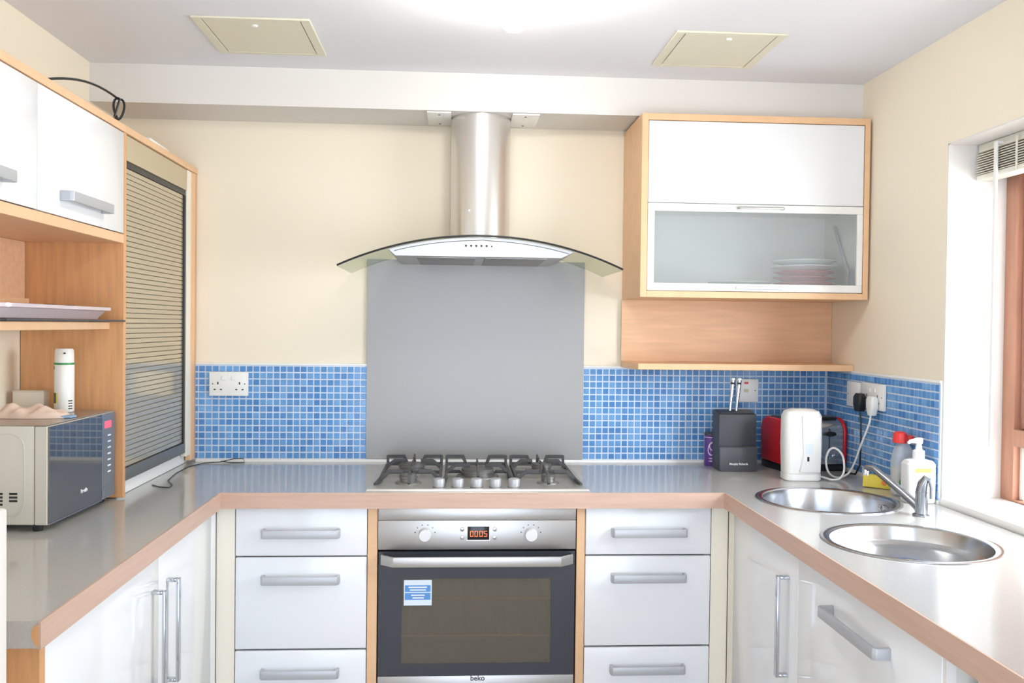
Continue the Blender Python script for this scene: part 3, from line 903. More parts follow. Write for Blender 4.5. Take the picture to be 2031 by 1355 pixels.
for k in range(7):
    part(mw, 'button', 'print_white', P_box(mx1 + 0.002, mx1 + 0.0046, my1 - 0.054, my1 - 0.034, mz1 - 0.066 - k * 0.0165, mz1 - 0.062 - k * 0.0165), parent=cp, local=True)
part(mw, 'release_bar', 'mw_panel', P_box(mx1 + 0.002, mx1 + 0.006, my1 - 0.082, my1 - 0.008, mz0 + 0.010, mz0 + 0.034), 0.001, 1, parent=cp, local=True)
lettering(mw, 'Breville', 0.013, (mx1 + 0.0045, -0.005, mz0 + 0.048), (PI / 2, 0, PI / 2), 'print_white', parent=dd, bold=0.0006, local=True)


def mw_rim(b):
    x0, x1, z0, z1 = mx0 - 0.02, mx1 - 0.052, mz0 + 0.022, mz1 - 0.020
    pts = [(x0, z1), (x1 - 0.03, z1), (x1 - 0.012, z1 - 0.008), (x1 - 0.003, z1 - 0.022), (x1, z1 - 0.04), (x1, z0 + 0.03), (x1 - 0.006, z0 + 0.012), (x1 - 0.02, z0), (x0, z0)]
    b.tube([(max(p[0], mx0 + 0.004), my0 - 0.0005, p[1]) for p in pts], 0.0016, 6)


part(mw, 'pressed_rib', 'mw_side', mw_rim, local=True)
for c, n in ((0.040, 3), (0.006, 4), (-0.028, 4)):
    for k in range(n):
        part(mw, 'vent_slot', 'black', P_box(c - 0.0095, c + 0.0095, my0 - 0.0008, my0 + 0.002, mz0 + 0.046 + (3 - k) * 0.0085, mz0 + 0.051 + (3 - k) * 0.0085), local=True)
for x in (mx0 + 0.02, mx1 - 0.03):
    for y in (my0 + 0.02, my1 - 0.02):
        part(mw, 'foot', 'black', lambda b: b.lathe([(0.0, 0.0), (0.011, 0.0), (0.013, mz0 + 0.001), (0.0, mz0 + 0.001)], (x, y, 0), 16), local=True)
MZ = ZW + 0.0006 + mz1 + 0.0006

sc = thing('spray_can', 'white aerosol can with green band standing on the microwave', 'spray can', (-1.128, -0.795, MZ))
part(sc, 'can', 'can_white', lambda b: b.lathe([(0, 0), (0.0235, 0), (0.025, 0.003), (0.025, 0.128), (0.0235, 0.131), (0, 0.131)], (0, 0, 0), 32), local=True)
part(sc, 'band', 'green', lambda b: b.lathe([(0.0255, 0.1275), (0.0257, 0.1275), (0.0257, 0.133), (0.0, 0.133), (0.0, 0.1275), (0.0255, 0.1275)][0:4], (0, 0, 0), 32), local=True, label='green band')
cpn = part(sc, 'cap', 'can_white', lambda b: b.lathe([(0, 0.132), (0.0245, 0.132), (0.0235, 0.166), (0.021, 0.171), (0.0, 0.172)], (0, 0, 0), 32), local=True)
part(sc, 'nozzle', 'print_dark', P_box(0.008, 0.012, -0.0245, -0.0205, 0.157, 0.161), local=True, parent=cpn)


def can_print(b, a0, a1, z0, z1, r=0.0253):
    n = 6
    A = [(r * math.cos(a0 + (a1 - a0) * k / n), r * math.sin(a0 + (a1 - a0) * k / n)) for k in range(n + 1)]
    V = [[b.bm.verts.new((x, y, z)) for z in (z0, z1)] for x, y in A]
    for p, q in zip(V, V[1:]):
        b.bm.faces.new((p[0], q[0], q[1], p[1]))


part(sc, 'label_patch', 'dark_green', lambda b: (can_print(b, 3.45, 4.2, 0.024, 0.052), can_print(b, 3.45, 3.9, 0.115, 0.124)), local=True)
part(sc, 'label_patch', 'yellow', lambda b: can_print(b, 4.2, 4.4, 0.024, 0.052), local=True)
part(sc, 'small_print', 'print_dark', lambda b: [can_print(b, 5.5, 6.0, 0.008 + 0.007 * k, 0.011 + 0.007 * k) for k in range(4)], local=True)

bx = thing('card_box', 'small cream card box behind the cloth on the microwave', 'box', (-1.222, -0.785, MZ))
part(bx, 'box_body', 'card', P_box(-0.038, 0.044, -0.018, 0.018, 0, 0.054), 0.0015, local=True)
part(bx, 'lid_flap', 'card', P_box(-0.038, 0.044, -0.0195, 0.018, 0.0542, 0.0565), 0.0005, 1, local=True)

cl = thing('folded_cloth', 'crumpled pinkish cloth lying on the microwave in front of the can', 'cloth', (-1.142, -0.945, MZ))


def cloth(b):
    nx, ny = 40, 20
    L, Wd = 0.170, 0.085
    g = []
    for i in range(nx + 1):
        row = []
        for j in range(ny + 1):
            u, v = i / nx * 2 - 1, j / ny * 2 - 1
            taper = (1 - 0.35 * max(0, u) ** 2 - 0.12 * u * u)
            x = u * L / 2; y = v * Wd / 2 * taper
            e = max(0.0, 1 - abs(u) ** 4) ** 0.5 * max(0.0, 1 - v * v) ** 0.5
            z = e * (0.026 - 0.007 * u) * (1 + 0.22 * math.sin(7 * u + 3 * v) + 0.12 * math.sin(13 * u - 5 * v + 1) - 0.35 * math.exp(-((u + 0.28) * 7 - v * 2) ** 2))
            row.append((x, y, max(z, 0)))
        g.append(row)
    T = [[b.bm.verts.new((x, y, z + 0.0015)) for x, y, z in r] for r in g]
    Bo = [[b.bm.verts.new((x, y, 0.0)) for x, y, z in r] for r in g]
    for i in range(nx):
        for j in range(ny):
            b.bm.faces.new((T[i][j], T[i + 1][j], T[i + 1][j + 1], T[i][j + 1])); b.bm.faces.new((Bo[i][j], Bo[i][j + 1], Bo[i + 1][j + 1], Bo[i + 1][j]))
    for i in range(nx):
        b.bm.faces.new((T[i][0], Bo[i][0], Bo[i + 1][0], T[i + 1][0])); b.bm.faces.new((T[i][ny], T[i + 1][ny], Bo[i + 1][ny], Bo[i][ny]))
    for j in range(ny):
        b.bm.faces.new((T[0][j], T[0][j + 1], Bo[0][j + 1], Bo[0][j])); b.bm.faces.new((T[nx][j], Bo[nx][j], Bo[nx][j + 1], T[nx][j + 1]))


part(cl, 'fabric', 'cloth', cloth, local=True)
part(cl, 'hem', 'cloth_blue', lambda b: b.prism([(0.070, -0.026), (0.100, -0.018), (0.106, 0.006), (0.084, 0.012)], 0.0, 0.006, 'z'), 0.002, local=True, label='pale blue hem')

# thin black cable by the shutter
cw = MB()
zc_ = ZW + 0.002
cw.tube([(-0.990, -0.50, zc_), (-0.955, -0.535, zc_), (-0.925, -0.545, zc_), (-0.930, -0.50, zc_), (-0.968, -0.42, zc_), (-0.985, -0.28, zc_), (-0.985, -0.14, zc_), (-0.955, -0.06, zc_), (-0.90, -0.045, zc_ + 0.002),
         (-0.86, -0.03, zc_ + 0.011), (-0.825, -0.028, zc_ + 0.012), (-0.818, -0.040, zc_), (-0.86, -0.05, zc_), (-0.90, -0.040, zc_ + 0.004)], 0.0016, 6)
o = cw.build('thin_cable', 'black'); o['label'] = 'thin black cable trailing along the worktop by the roller shutter'; o['category'] = 'cable'

# ------------------------------------------------------------------ left base cabinet
lb = thing('base_cabinet', 'white two-door base cabinet with long bar handles and beech end panel', 'base cabinet', (-1.03, -1.2, 0.0))
XD = -0.774


def lb_carc(b):
    b.box(TX, XD - 0.020, -1.720, -1.702, 0.1, 0.8625); b.box(TX, XD - 0.020, -0.655, -0.637, 0.1, 0.8625)
    b.box(TX, XD - 0.020, -1.702, -0.655, 0.1, 0.118); b.box(TX, TX + 0.012, -1.702, -0.655, 0.118, 0.8625)


part(lb, 'carcass', 'carcass', lb_carc)
for (ya, yb, hy) in ((-1.1135, -0.648, -1.052), (-1.718, -1.1165, -1.158)):
    d = part(lb, 'door', 'gloss_white', P_box(XD - 0.018, XD, ya, yb, 0.105, 0.858), 0.002, 2)
    bow_handle(lb, d, (XD, hy, 0.525), (XD, hy, 0.780), (0.032, 0, 0), w=0.018, t=0.008, m='chrome', square=True)
part(lb, 'corner_post', 'gloss_white', P_box(XD - 0.018, XD, -0.645, -0.595, 0.1, 0.8625), 0.001, 1)
part(lb, 'end_panel', 'beech', P_box(TX, XD + 0.002, -1.742, -1.7215, 0.0, 0.8625), 0.001, 1, label='beech end panel')
part(lb, 'plinth', 'satin_white', P_box(XD - 0.07, XD - 0.055, -1.72, -0.64, 0, 0.098))

# ------------------------------------------------------------------ right base cabinets and washing machine
XE = 0.770
rb = thing('corner_cabinet', 'white one-door base cabinet with upright bar handle below the sink', 'base cabinet', (1.04, -0.9, 0.0))
XRB = XR - 0.012


def rb_carc(b, y0, y1):
    b.box(XE + 0.020, XRB, y0, y0 + 0.018, 0.1, 0.85); b.box(XE + 0.020, XRB, y1 - 0.018, y1, 0.1, 0.85)
    b.box(XE + 0.020, XRB, y0 + 0.018, y1 - 0.018, 0.1, 0.118)


part(rb, 'carcass', 'carcass', lambda b: rb_carc(b, -1.160, -0.030))
d = part(rb, 'door', 'gloss_white', P_box(XE, XE + 0.018, -1.1605, -0.648, 0.105, 0.858), 0.002, 2)
bow_handle(rb, d, (XE, -1.098, 0.535), (XE, -1.098, 0.790), (-0.032, 0, 0), w=0.018, t=0.008, m='chrome', square=True)
part(rb, 'corner_post', 'cream_post', P_box(XE, XE + 0.018, -0.645, -0.595, 0.1, 0.8625), 0.001, 1)
part(rb, 'plinth', 'satin_white', P_box(XE + 0.055, XE + 0.07, -1.16, -0.64, 0, 0.098))
rd = thing('appliance_cabinet', 'white fronted cabinet with horizontal bar handle under the draining bowl', 'base cabinet', (1.04, -1.5, 0.0))
part(rd, 'carcass', 'carcass', lambda b: rb_carc(b, -1.825, -1.1615))
d = part(rd, 'door', 'gloss_white', P_box(XE, XE + 0.018, -1.815, -1.1635, 0.105, 0.858), 0.002, 2)
bow_handle(rd, d, (XE, -1.635, 0.785), (XE, -1.360, 0.785), (-0.036, 0, 0), w=0.024)
part(rd, 'side_edge', 'satin_white', P_box(XE + 0.002, XE + 0.02, -1.826, -1.816, 0.105, 0.858))
part(rd, 'plinth', 'satin_white', P_box(XE + 0.055, XE + 0.07, -1.82, -1.165, 0, 0.098))

wm = thing('washing_machine', 'white freestanding washing machine at the end of the sink worktop', 'washing machine', (1.06, -2.14, 0.0))
part(wm, 'body', 'gloss_white', P_box(XE + 0.045, XRB, -2.445, -1.848, 0.012, 0.845), 0.018, 4)
part(wm, 'control_panel', 'satin_white', P_box(XE + 0.036, XE + 0.044, -2.43, -1.862, 0.715, 0.825), 0.003)
part(wm, 'detergent_drawer', 'satin_white', P_box(XE + 0.030, XE + 0.036, -2.42, -2.24, 0.725, 0.815), 0.002)
part(wm, 'dial', 'knob_white', lambda b: b.lathe([(0, 0), (0.028, 0), (0.026, 0.018), (0, 0.018)], (XE + 0.036, -2.08, 0.77), 28, axis='-x'))
pd = part(wm, 'porthole_door', 'satin_white', lambda b: b.lathe([(0.13, 0), (0.17, 0), (0.165, 0.02), (0.13, 0.024)], (XE + 0.045, -2.147, 0.42), 40, axis='-x'))
part(wm, 'porthole_glass', 'dark_glass', lambda b: b.lathe([(0.0, 0.004), (0.129, 0.002), (0.129, 0.001)], (XE + 0.044, -2.147, 0.42), 40, axis='-x'), parent=pd)
for y in (-2.40, -1.90):
    for x in (XE + 0.1, XRB - 0.06):
        part(wm, 'foot', 'black', lambda b: b.lathe([(0, 0), (0.02, 0), (0.018, 0.013), (0, 0.013)], (x, y, 0), 14))

# ------------------------------------------------------------------ round sink bowls and tap
def bowl(name, label, c, depth, floor_r, cat):
    r = thing(name, label, cat, (c[0], c[1], ZW))
    R = c[2]
    rim = [(R, 0.0006), (R, 0.0022), (R - 0.004, 0.0035), (R - 0.014, 0.0032), (R - 0.021, 0.0)]
    part(r, 'basin', 'steel_bowl', lambda b: lathe_open(b, rim + [(R - 0.024, -0.012), (R - 0.028, -depth * 0.7), (R - 0.040, -depth * 0.92), (R - 0.060, -depth), (floor_r, -depth - 0.003)], 64), local=True)
    dr_ = part(r, 'drain', 'chrome', lambda b: b.lathe([(0.0, -0.001), (0.020, -0.001), (0.030, 0.002), (0.043, 0.003), (0.045, 0.0)], (0, 0, -depth - 0.003), 32), local=True)
    part(r, 'drain_plug', 'chrome', lambda b: b.lathe([(0, 0.004), (0.016, 0.003), (0.018, 0.0), (0.0, 0.0)], (0, 0, -depth - 0.003), 24), parent=dr_, local=True)
    return r


def lathe_open(b, prof, seg):
    rings = [[b.bm.verts.new((r * math.cos(2 * PI * k / seg), r * math.sin(2 * PI * k / seg), h)) for k in range(seg)] for r, h in prof]
    for q0, q1 in zip(rings, rings[1:]):
        for k in range(seg):
            b.bm.faces.new((q0[k], q0[(k + 1) % seg], q1[(k + 1) % seg], q1[k]))
    b.bm.faces.new(rings[-1])


s1 = bowl('sink_bowl', 'deep round steel sink bowl in front of the white dispenser', B1, 0.150, 0.03, 'sink')
part(s1, 'overflow', 'chrome', lambda b: b.tube([(0.172 * math.cos(0.12 + 0.02 * math.cos(a)) + 0.002, 0.172 * math.sin(0.12) + 0.016 * math.cos(a), -0.030 + 0.012 * math.sin(a)) for a in [2 * PI * k / 20 for k in range(21)]], 0.002, 6), local=True)
bowl('draining_bowl', 'shallow round steel draining bowl nearest the window', B2, 0.045, 0.03, 'sink')

tp = thing('mixer_tap', 'chrome mixer tap with slanting spout between the two bowls', 'tap', (1.186, -0.955, ZW))
part(tp, 'body', 'tap_metal', lambda b: b.lathe([(0.0, 0.0004), (0.022, 0.0004), (0.022, 0.004), (0.0165, 0.008), (0.0155, 0.060), (0.0165, 0.066), (0.0, 0.068)], (0, 0, 0), 28), local=True)


def spout(b):
    pts, rs = [], []
    for k in range(13):
        t = k / 12
        pts.append((-0.005 - 0.072 * t, 0.004 + 0.165 * t, 0.022 + 0.098 * t ** 0.92 - 0.030 * max(0, t - 0.86) * 4)); rs.append(0.0125 - 0.0035 * t)
    b.tube(pts, rs, 14)


part(tp, 'spout', 'tap_metal', spout, local=True)
part(tp, 'aerator', 'chrome', lambda b: b.lathe([(0.0, -0.020), (0.009, -0.020), (0.010, -0.004), (0.008, 0.002), (0, 0.002)], (-0.077, 0.169, 0.102), 18), local=True)
part(tp, 'lever', 'tap_metal', lambda b: b.tube([(0, 0, 0.066), (0.001, -0.004, 0.088), (0.006, -0.010, 0.104), (0.014, -0.016, 0.100), (0.018, -0.020, 0.080), (0.016, -0.022, 0.050)], [0.0155, 0.0135, 0.009, 0.007, 0.006, 0.005], 14), local=True)

# ------------------------------------------------------------------ things on the right worktop
Z0 = ZW + 0.0006
dp = thing('soap_dispenser', 'tall white plastic dispenser with a white cord beside the sink bowl', 'dispenser', (1.078, -0.375, Z0), math.radians(-4))


def rrect(hx, hy, rad, n=6):
    pts = []
    for cx, cy, a0 in ((hx - rad, hy - rad, 0), (-hx + rad, hy - rad, PI / 2), (-hx + rad, -hy + rad, PI), (hx - rad, -hy + rad, 1.5 * PI)):
        for k in range(n):
            a = a0 + k * PI / 2 / (n - 1)
            pts.append((cx + rad * math.cos(a), cy + rad * math.sin(a)))
    return pts


def stack(b, layers):
    """layers: (points, z) outlines of equal length, capped"""
    rings = [[b.bm.verts.new((x, y, z)) for x, y in p] for p, z in layers]
    n = len(rings[0])
    for q0, q1 in zip(rings, rings[1:]):
        for k in range(n):
            b.bm.faces.new((q0[k], q0[(k + 1) % n], q1[(k + 1) % n], q1[k]))
    b.bm.faces.new(list(reversed(rings[0]))); b.bm.faces.new(rings[-1])


part(dp, 'shell', 'plastic_white', lambda b: stack(b, [(rrect(0.060, 0.040, 0.025), 0.024), (rrect(0.063, 0.043, 0.026), 0.12), (rrect(0.062, 0.041, 0.026), 0.212), (rrect(0.054, 0.036, 0.024), 0.228), (rrect(0.036, 0.024, 0.016), 0.235)]), local=True)
part(dp, 'base', 'plastic_white', lambda b: stack(b, [(rrect(0.058, 0.039, 0.024), 0.0), (rrect(0.061, 0.041, 0.025), 0.003), (rrect(0.061, 0.041, 0.025), 0.0225), (rrect(0.059, 0.039, 0.024), 0.0235)]), local=True)
fp = part(dp, 'front_panel', 'plastic_white', lambda b: b.prism([(-0.010, 0.215), (0.050, 0.212), (0.052, 0.030), (-0.016, 0.030), (-0.004, 0.085), (-0.008, 0.14)], -0.047, -0.038, 'y'), 0.002, local=True)
part(dp, 'tinted_window', 'sticker_white', lambda b: b.prism([(0.000, 0.125), (0.026, 0.125), (0.026, 0.092), (0.000, 0.090)], -0.0476, -0.046, 'y'), local=True, parent=fp, label='pale grey window')
part(dp, 'sensor_slot', 'black', P_box(0.007, 0.014, -0.0482, -0.046, 0.066, 0.081), 0.001, 1, local=True, parent=fp)

kb = thing('knife_block', 'dark grey knife block with two silver handled knives', 'knife block', (0.919, -0.165, Z0))
part(kb, 'block', 'block_grey', lambda b: b.prism([(-0.038, 0.0), (0.045, 0.0), (0.045, 0.205), (0.030, 0.210), (-0.036, 0.198)], -0.067, 0.067, 'x'), 0.004, local=True)
part(kb, 'lower_front', 'block_grey_light', lambda b: b.prism([(-0.052, 0.0), (-0.0385, 0.0), (-0.0385, 0.088), (-0.050, 0.083)], -0.067, 0.067, 'x'), 0.003, local=True)
part(kb, 'top_insert', 'black', lambda b: b.prism([(-0.028, 0.2002), (0.024, 0.2092), (0.024, 0.211), (-0.028, 0.203)], -0.058, 0.058, 'x'), local=True)
lettering(kb, 'Morphy Richards', 0.0095, (0.0, -0.0522, 0.026), (PI / 2, 0, 0), 'print_white', bold=0.0003, local=True)
for (xa, lab) in ((-0.024, 'silver handled knife on the outer side of the knife block'), (-0.001, 'silver handled knife nearer the middle of the knife block')):
    kn = thing('knife', lab, 'knife', (0.919 + xa, -0.185, Z0 + 0.2085))
    tp_ = [(0.0, 0.0, 0.0), (0.004, 0.0, 0.05), (0.010, 0.0, 0.108)]
    part(kn, 'handle', 'chrome', lambda b: b.tube([(p[0], p[1], p[2] + 0.001) for p in tp_], [0.0050, 0.0065, 0.0070], 12), local=True)
    part(kn, 'handle_band', 'black', lambda b: b.tube([(0.0085, 0, 0.094), (0.0093, 0, 0.101)], 0.0074, 12), local=True)
    part(kn, 'end_cap', 'plastic_white', lambda b: b.lathe([(0, 0), (0.0072, 0), (0.0065, 0.006), (0, 0.008)], (0.010, 0, 0.1095), 14), local=True)

cn = thing('purple_tin', 'purple cocoa tin with pale swirl beside the knife block', 'tin', (0.860, -0.075, Z0))
part(cn, 'tin_body', 'purple', lambda b: b.lathe([(0, 0), (0.0225, 0), (0.0235, 0.002), (0.0235, 0.108), (0.0225, 0.110), (0, 0.110)], (0, 0, 0), 32), local=True)
part(cn, 'lid', 'block_grey', lambda b: b.lathe([(0, 0.1105), (0.0238, 0.1105), (0.0238, 0.118), (0.022, 0.120), (0, 0.120)], (0, 0, 0), 32), local=True)


def ring_print(b, cz, ra, rz_, tilt=0.0, w=0.003):
    n = 36; R = 0.0238
    V = []
    for k in range(n):
        a = 2 * PI * k / n
        row = []
        for q in (1, 1 - w / ra):
            s = ra * q * math.cos(a); z = cz + rz_ * q * math.sin(a) + tilt * s
            th = -PI / 2 + s / R
            row.append(b.bm.verts.new((R * math.cos(th), R * math.sin(th), z)))
        V.append(row)
    for k in range(n):
        p, q = V[k], V[(k + 1) % n]
        b.bm.faces.new((p[0], q[0], q[1], p[1]))


part(cn, 'swirl', 'lilac', lambda b: (ring_print(b, 0.064, 0.018, 0.026, 0.3), ring_print(b, 0.070, 0.013, 0.015, -0.2)), local=True, label='pale lilac swirl')
part(cn, 'small_print', 'lilac', lambda b: [ring_print(b, z, 0.014, 0.0028, 0, 0.010) for z in (0.018, 0.028)], local=True)
part(cn, 'top_band', 'lilac', lambda b: b.lathe([(0.0237, 0.102), (0.0239, 0.102), (0.0239, 0.1045), (0.0237, 0.1045)], (0, 0, 0), 32), local=True)

ts = thing('toaster', 'red and steel four slot toaster in the tiled corner', 'toaster', (1.180, -0.135, Z0), math.radians(8))
TL, TD = 0.124, 0.084


def t_end(b, s):
    pl = []
    for k in range(9):
        a = PI / 2 * k / 8
        pl.append((TD - 0.05 + 0.05 * math.sin(a), 0.185 - 0.05 + 0.05 * math.cos(a)))
    prof = [(-p[0], p[1]) for p in reversed(pl)] + pl + [(TD, 0.024), (-TD, 0.024)]
    a, c = (s * (TL - 0.014), s * TL)
    b.prism(prof, min(a, c), max(a, c), 'x')


part(ts, 'end_cheek', 'red', lambda b: t_end(b, -1), 0.006, 3, local=True, label='glossy red end')
part(ts, 'end_cheek', 'red', lambda b: t_end(b, 1), 0.006, 3, local=True, label='glossy red end')


def t_mid(b):
    pl = []
    for k in range(9):
        a = PI / 2 * k / 8
        pl.append((TD - 0.004 - 0.045 + 0.045 * math.sin(a), 0.180 - 0.045 + 0.045 * math.cos(a)))
    prof = [(-p[0], p[1]) for p in reversed(pl)] + pl + [(TD - 0.004, 0.024), (-TD + 0.004, 0.024)]
    b.prism(prof, -TL + 0.015, TL - 0.015, 'x')


part(ts, 'steel_body', 'toaster_steel', t_mid, 0.001, 1, local=True)
part(ts, 'base', 'black', lambda b: b.box(-TL + 0.003, TL - 0.003, -TD + 0.002, TD - 0.002, 0.0, 0.0235), 0.006, 2, local=True)
part(ts, 'top_rim', 'black', lambda b: (b.box(-TL + 0.022, -0.006, -0.052, 0.052, 0.178, 0.187), b.box(0.006, TL - 0.022, -0.052, 0.052, 0.178, 0.187)), 0.006, 2, local=True)
for x in (-0.055, 0.055):
    for y in (-0.022, 0.022):
        part(ts, 'bread_slot', 'rail_grey', P_box(x - 0.042, x + 0.042, y - 0.011, y + 0.011, 0.1868, 0.188), local=True)
    part(ts, 'lever_slot', 'black', P_box(x - 0.0016, x + 0.0016, -TD + 0.002, -TD + 0.006, 0.075, 0.150), local=True)
    part(ts, 'lever', 'black', lambda b: b.lathe([(0, 0), (0.022, 0), (0.021, 0.012), (0, 0.014)], (x, -TD + 0.004, 0.132), 20, sy=0.4, axis='-y'), local=True)
    for dx in (-0.025, 0.0, 0.025):
        part(ts, 'dial', 'chrome', lambda b: b.lathe([(0, 0), (0.009, 0), (0.008, 0.008), (0, 0.009)], (x + dx, -TD + 0.004, 0.052), 18, axis='-y'), local=True)

pb = thing('pump_bottle', 'white pump soap bottle with yellow stripe behind the tap', 'soap bottle', (1.276, -0.765, Z0))
part(pb, 'bottle', 'plastic_white', lambda b: stack(b, [(rrect(0.041, 0.026, 0.012), 0.0), (rrect(0.043, 0.028, 0.013), 0.004), (rrect(0.043, 0.028, 0.013), 0.112), (rrect(0.036, 0.024, 0.012), 0.122), (rrect(0.016, 0.015, 0.012), 0.127)]), local=True)
part(pb, 'label_stripe', 'yellow', P_box(-0.024, 0.026, -0.0288, -0.027, 0.090, 0.102), local=True, label='yellow stripe')
part(pb, 'neck_cap', 'plastic_white', lambda b: b.lathe([(0, 0.1272), (0.0165, 0.1272), (0.0165, 0.150), (0.010, 0.153), (0.0075, 0.170), (0, 0.170)], (0, 0, 0), 24), local=True)
part(pb, 'pump_head', 'plastic_white', lambda b: (b.tube([(0.008, 0, 0.178), (-0.006, 0, 0.179), (-0.026, -0.002, 0.177), (-0.034, -0.003, 0.172)], [0.0095, 0.0085, 0.0055, 0.004], 12), b.lathe([(0, 0.1705), (0.0105, 0.1705), (0.0115, 0.184), (0, 0.186)], (0, 0, 0), 18)), local=True)

rbt = thing('washing_up_bottle', 'clear bottle with red cap behind the pump soap bottle', 'bottle', (1.288, -0.650, Z0))
part(rbt, 'bottle', 'bottle_clear', lambda b: stack(b, [(rrect(0.030, 0.022, 0.012), 0.0), (rrect(0.032, 0.024, 0.013), 0.004), (rrect(0.032, 0.024, 0.013), 0.105), (rrect(0.026, 0.021, 0.012), 0.135), (rrect(0.014, 0.013, 0.010), 0.158)]), local=True)
part(rbt, 'contents', 'plastic_cream', lambda b: stack(b, [(rrect(0.029, 0.021, 0.011), 0.0045), (rrect(0.029, 0.021, 0.011), 0.085)]), local=True)
part(rbt, 'label_patch', 'green', P_box(-0.022, 0.012, -0.0252, -0.0242, 0.018, 0.048), local=True, label='green label')
part(rbt, 'cap', 'cap_red', lambda b: (b.lathe([(0, 0.1585), (0.021, 0.1585), (0.022, 0.166), (0.019, 0.188), (0.012, 0.192), (0, 0.193)], (-0.010, 0, 0), 22), b.lathe([(0, 0.160), (0.014, 0.160), (0.014, 0.178), (0, 0.183)], (0.018, 0, 0), 18)), local=True, label='red flip cap')

sg = thing('sponge', 'yellow washing-up sponge leaning at the window wall tiles', 'sponge', (1.268, -0.540, Z0), math.radians(-38))
part(sg, 'foam', 'sponge', lambda b: b.prism([(-0.048, 0.002), (0.048, 0.0), (0.050, 0.036), (-0.046, 0.042)], -0.012, 0.014, 'y'), 0.003, 2, local=True)
part(sg, 'scourer', 'dark_green', lambda b: b.prism([(-0.046, 0.002), (0.048, 0.0), (0.050, 0.034), (-0.046, 0.040)], 0.0142, 0.022, 'y'), 0.001, 1, local=True)
part(sg, 'stain', 'mark_orange', lambda b: b.lathe([(0, 0), (0.009, 0), (0.007, 0.001), (0, 0.001)], (0.018, -0.0122, 0.020), 14, axis='-y'), local=True)

# ------------------------------------------------------------------ sockets, plugs, cords
def socket(label, loc, rz, w, gangs, h=0.086, switches=True):
    r = thing('wall_socket', label, 'socket', loc, rz)
    f = part(r, 'face_plate', 'plastic_white', P_box(-w / 2, w / 2, -0.011, -0.0005, -h / 2, h / 2), 0.002, 2, local=True)
    for g in gangs:
        part(r, 'pin_hole', 'black', P_box(g - 0.0022, g + 0.0022, -0.0114, -0.0105, -0.002, 0.007), local=True, parent=f)
        for s in (-1, 1):
            part(r, 'pin_hole', 'black', P_box(g + s * 0.011 - 0.0035, g + s * 0.011 + 0.0035, -0.0114, -0.0105, -0.022, -0.018), local=True, parent=f)
        if switches:
            part(r, 'switch', 'plastic_white', P_box(g * 0.45 - 0.007, g * 0.45 + 0.007, -0.014, -0.0105, 0.014, 0.028), 0.001, 1, local=True)
    for s in (-1, 1):
        part(r, 'screw', 'rail_grey', lambda b: b.lathe([(0, 0), (0.0026, 0), (0.002, 0.001), (0, 0.001)], (s * (w / 2 - 0.012), -0.011, 0.0), 10, axis='-y'), local=True)
    return r


GF = -GY - 0.0032
socket('white double socket on the tiles beside the shutter cabinet', (-0.880, GF, 1.190), 0, 0.137, (-0.038, 0.038))
s2 = socket('white single switch plate on the tiles behind the knives', (1.010, GF, 1.180), 0, 0.084, ())
part(s2, 'switch', 'plastic_cream_dim', P_box(-0.012, 0.004, -0.014, -0.0105, -0.006, 0.006), 0.001, 1, local=True)
part(s2, 'neon', 'cap_red', P_box(-0.012, 0.004, -0.0125, -0.0105, 0.024, 0.032), 0.001, 1, local=True)
RX = XR + GF
socket('white single wall plate nearer the corner on the window wall', (RX, -0.252, 1.186), -PI / 2, 0.100, (), switches=False)
socket('white double socket holding two plugs on the window wall', (RX, -0.397, 1.190), -PI / 2, 0.160, (-0.038, 0.038))

bp = thing('black_plug', 'black mains plug with black cord in the window wall socket', 'plug', (RX - 0.0115, -0.345, 1.150), -PI / 2)
part(bp, 'plug_body', 'black', lambda b: stack(b, [([(x * 0.019, -0.002 + 0.0), (x * 0.0, 0.0)] if False else [(p[0], p[1] - 0.017) for p in rrect(0.014, 0.014, 0.008)], -0.014), ([(p[0], p[1] - 0.017) for p in rrect(0.024, 0.016, 0.010)], 0.008), ([(p[0], p[1] - 0.017) for p in rrect(0.025, 0.015, 0.010)], 0.034), ([(p[0], p[1] - 0.017) for p in rrect(0.018, 0.010, 0.008)], 0.046)]), 0, local=True)
part(bp, 'cord', 'black', lambda b: b.tube([(0, -0.016, -0.012), (0.001, -0.012, -0.05), (0.0, -0.010, -0.12), (-0.006, -0.010, -0.20), (-0.03, -0.014, -0.232), (-0.08, -0.03, -0.234)], 0.0032, 8), local=True)
wp = thing('white_plug', 'white mains plug and cord running to the white dispenser', 'plug', (RX - 0.0115, -0.430, 1.150), -PI / 2)
part(wp, 'plug_body', 'plastic_white', lambda b: stack(b, [([(p[0], p[1] - 0.014) for p in rrect(0.012, 0.012, 0.008)], -0.020), ([(p[0], p[1] - 0.014) for p in rrect(0.024, 0.013, 0.009)], 0.006), ([(p[0], p[1] - 0.014) for p in rrect(0.024, 0.013, 0.009)], 0.032), ([(p[0], p[1] - 0.014) for p in rrect(0.018, 0.009, 0.007)], 0.042)]), local=True)


def bez(P, n=10):
    """smooth path through points (Catmull-Rom)"""
    P = [Vector(p) for p in P]; Q = [P[0]] + P + [P[-1]]
    out = []
    for i in range(1, len(Q) - 2):
        a, b, c, d = Q[i - 1], Q[i], Q[i + 1], Q[i + 2]
        for k in range(n):
            t = k / n
            out.append(0.5 * ((2 * b) + (c - a) * t + (2 * a - 5 * b + 4 * c - d) * t * t + (3 * b - a - 3 * c + d) * t ** 3))
    return out + [P[-1]]


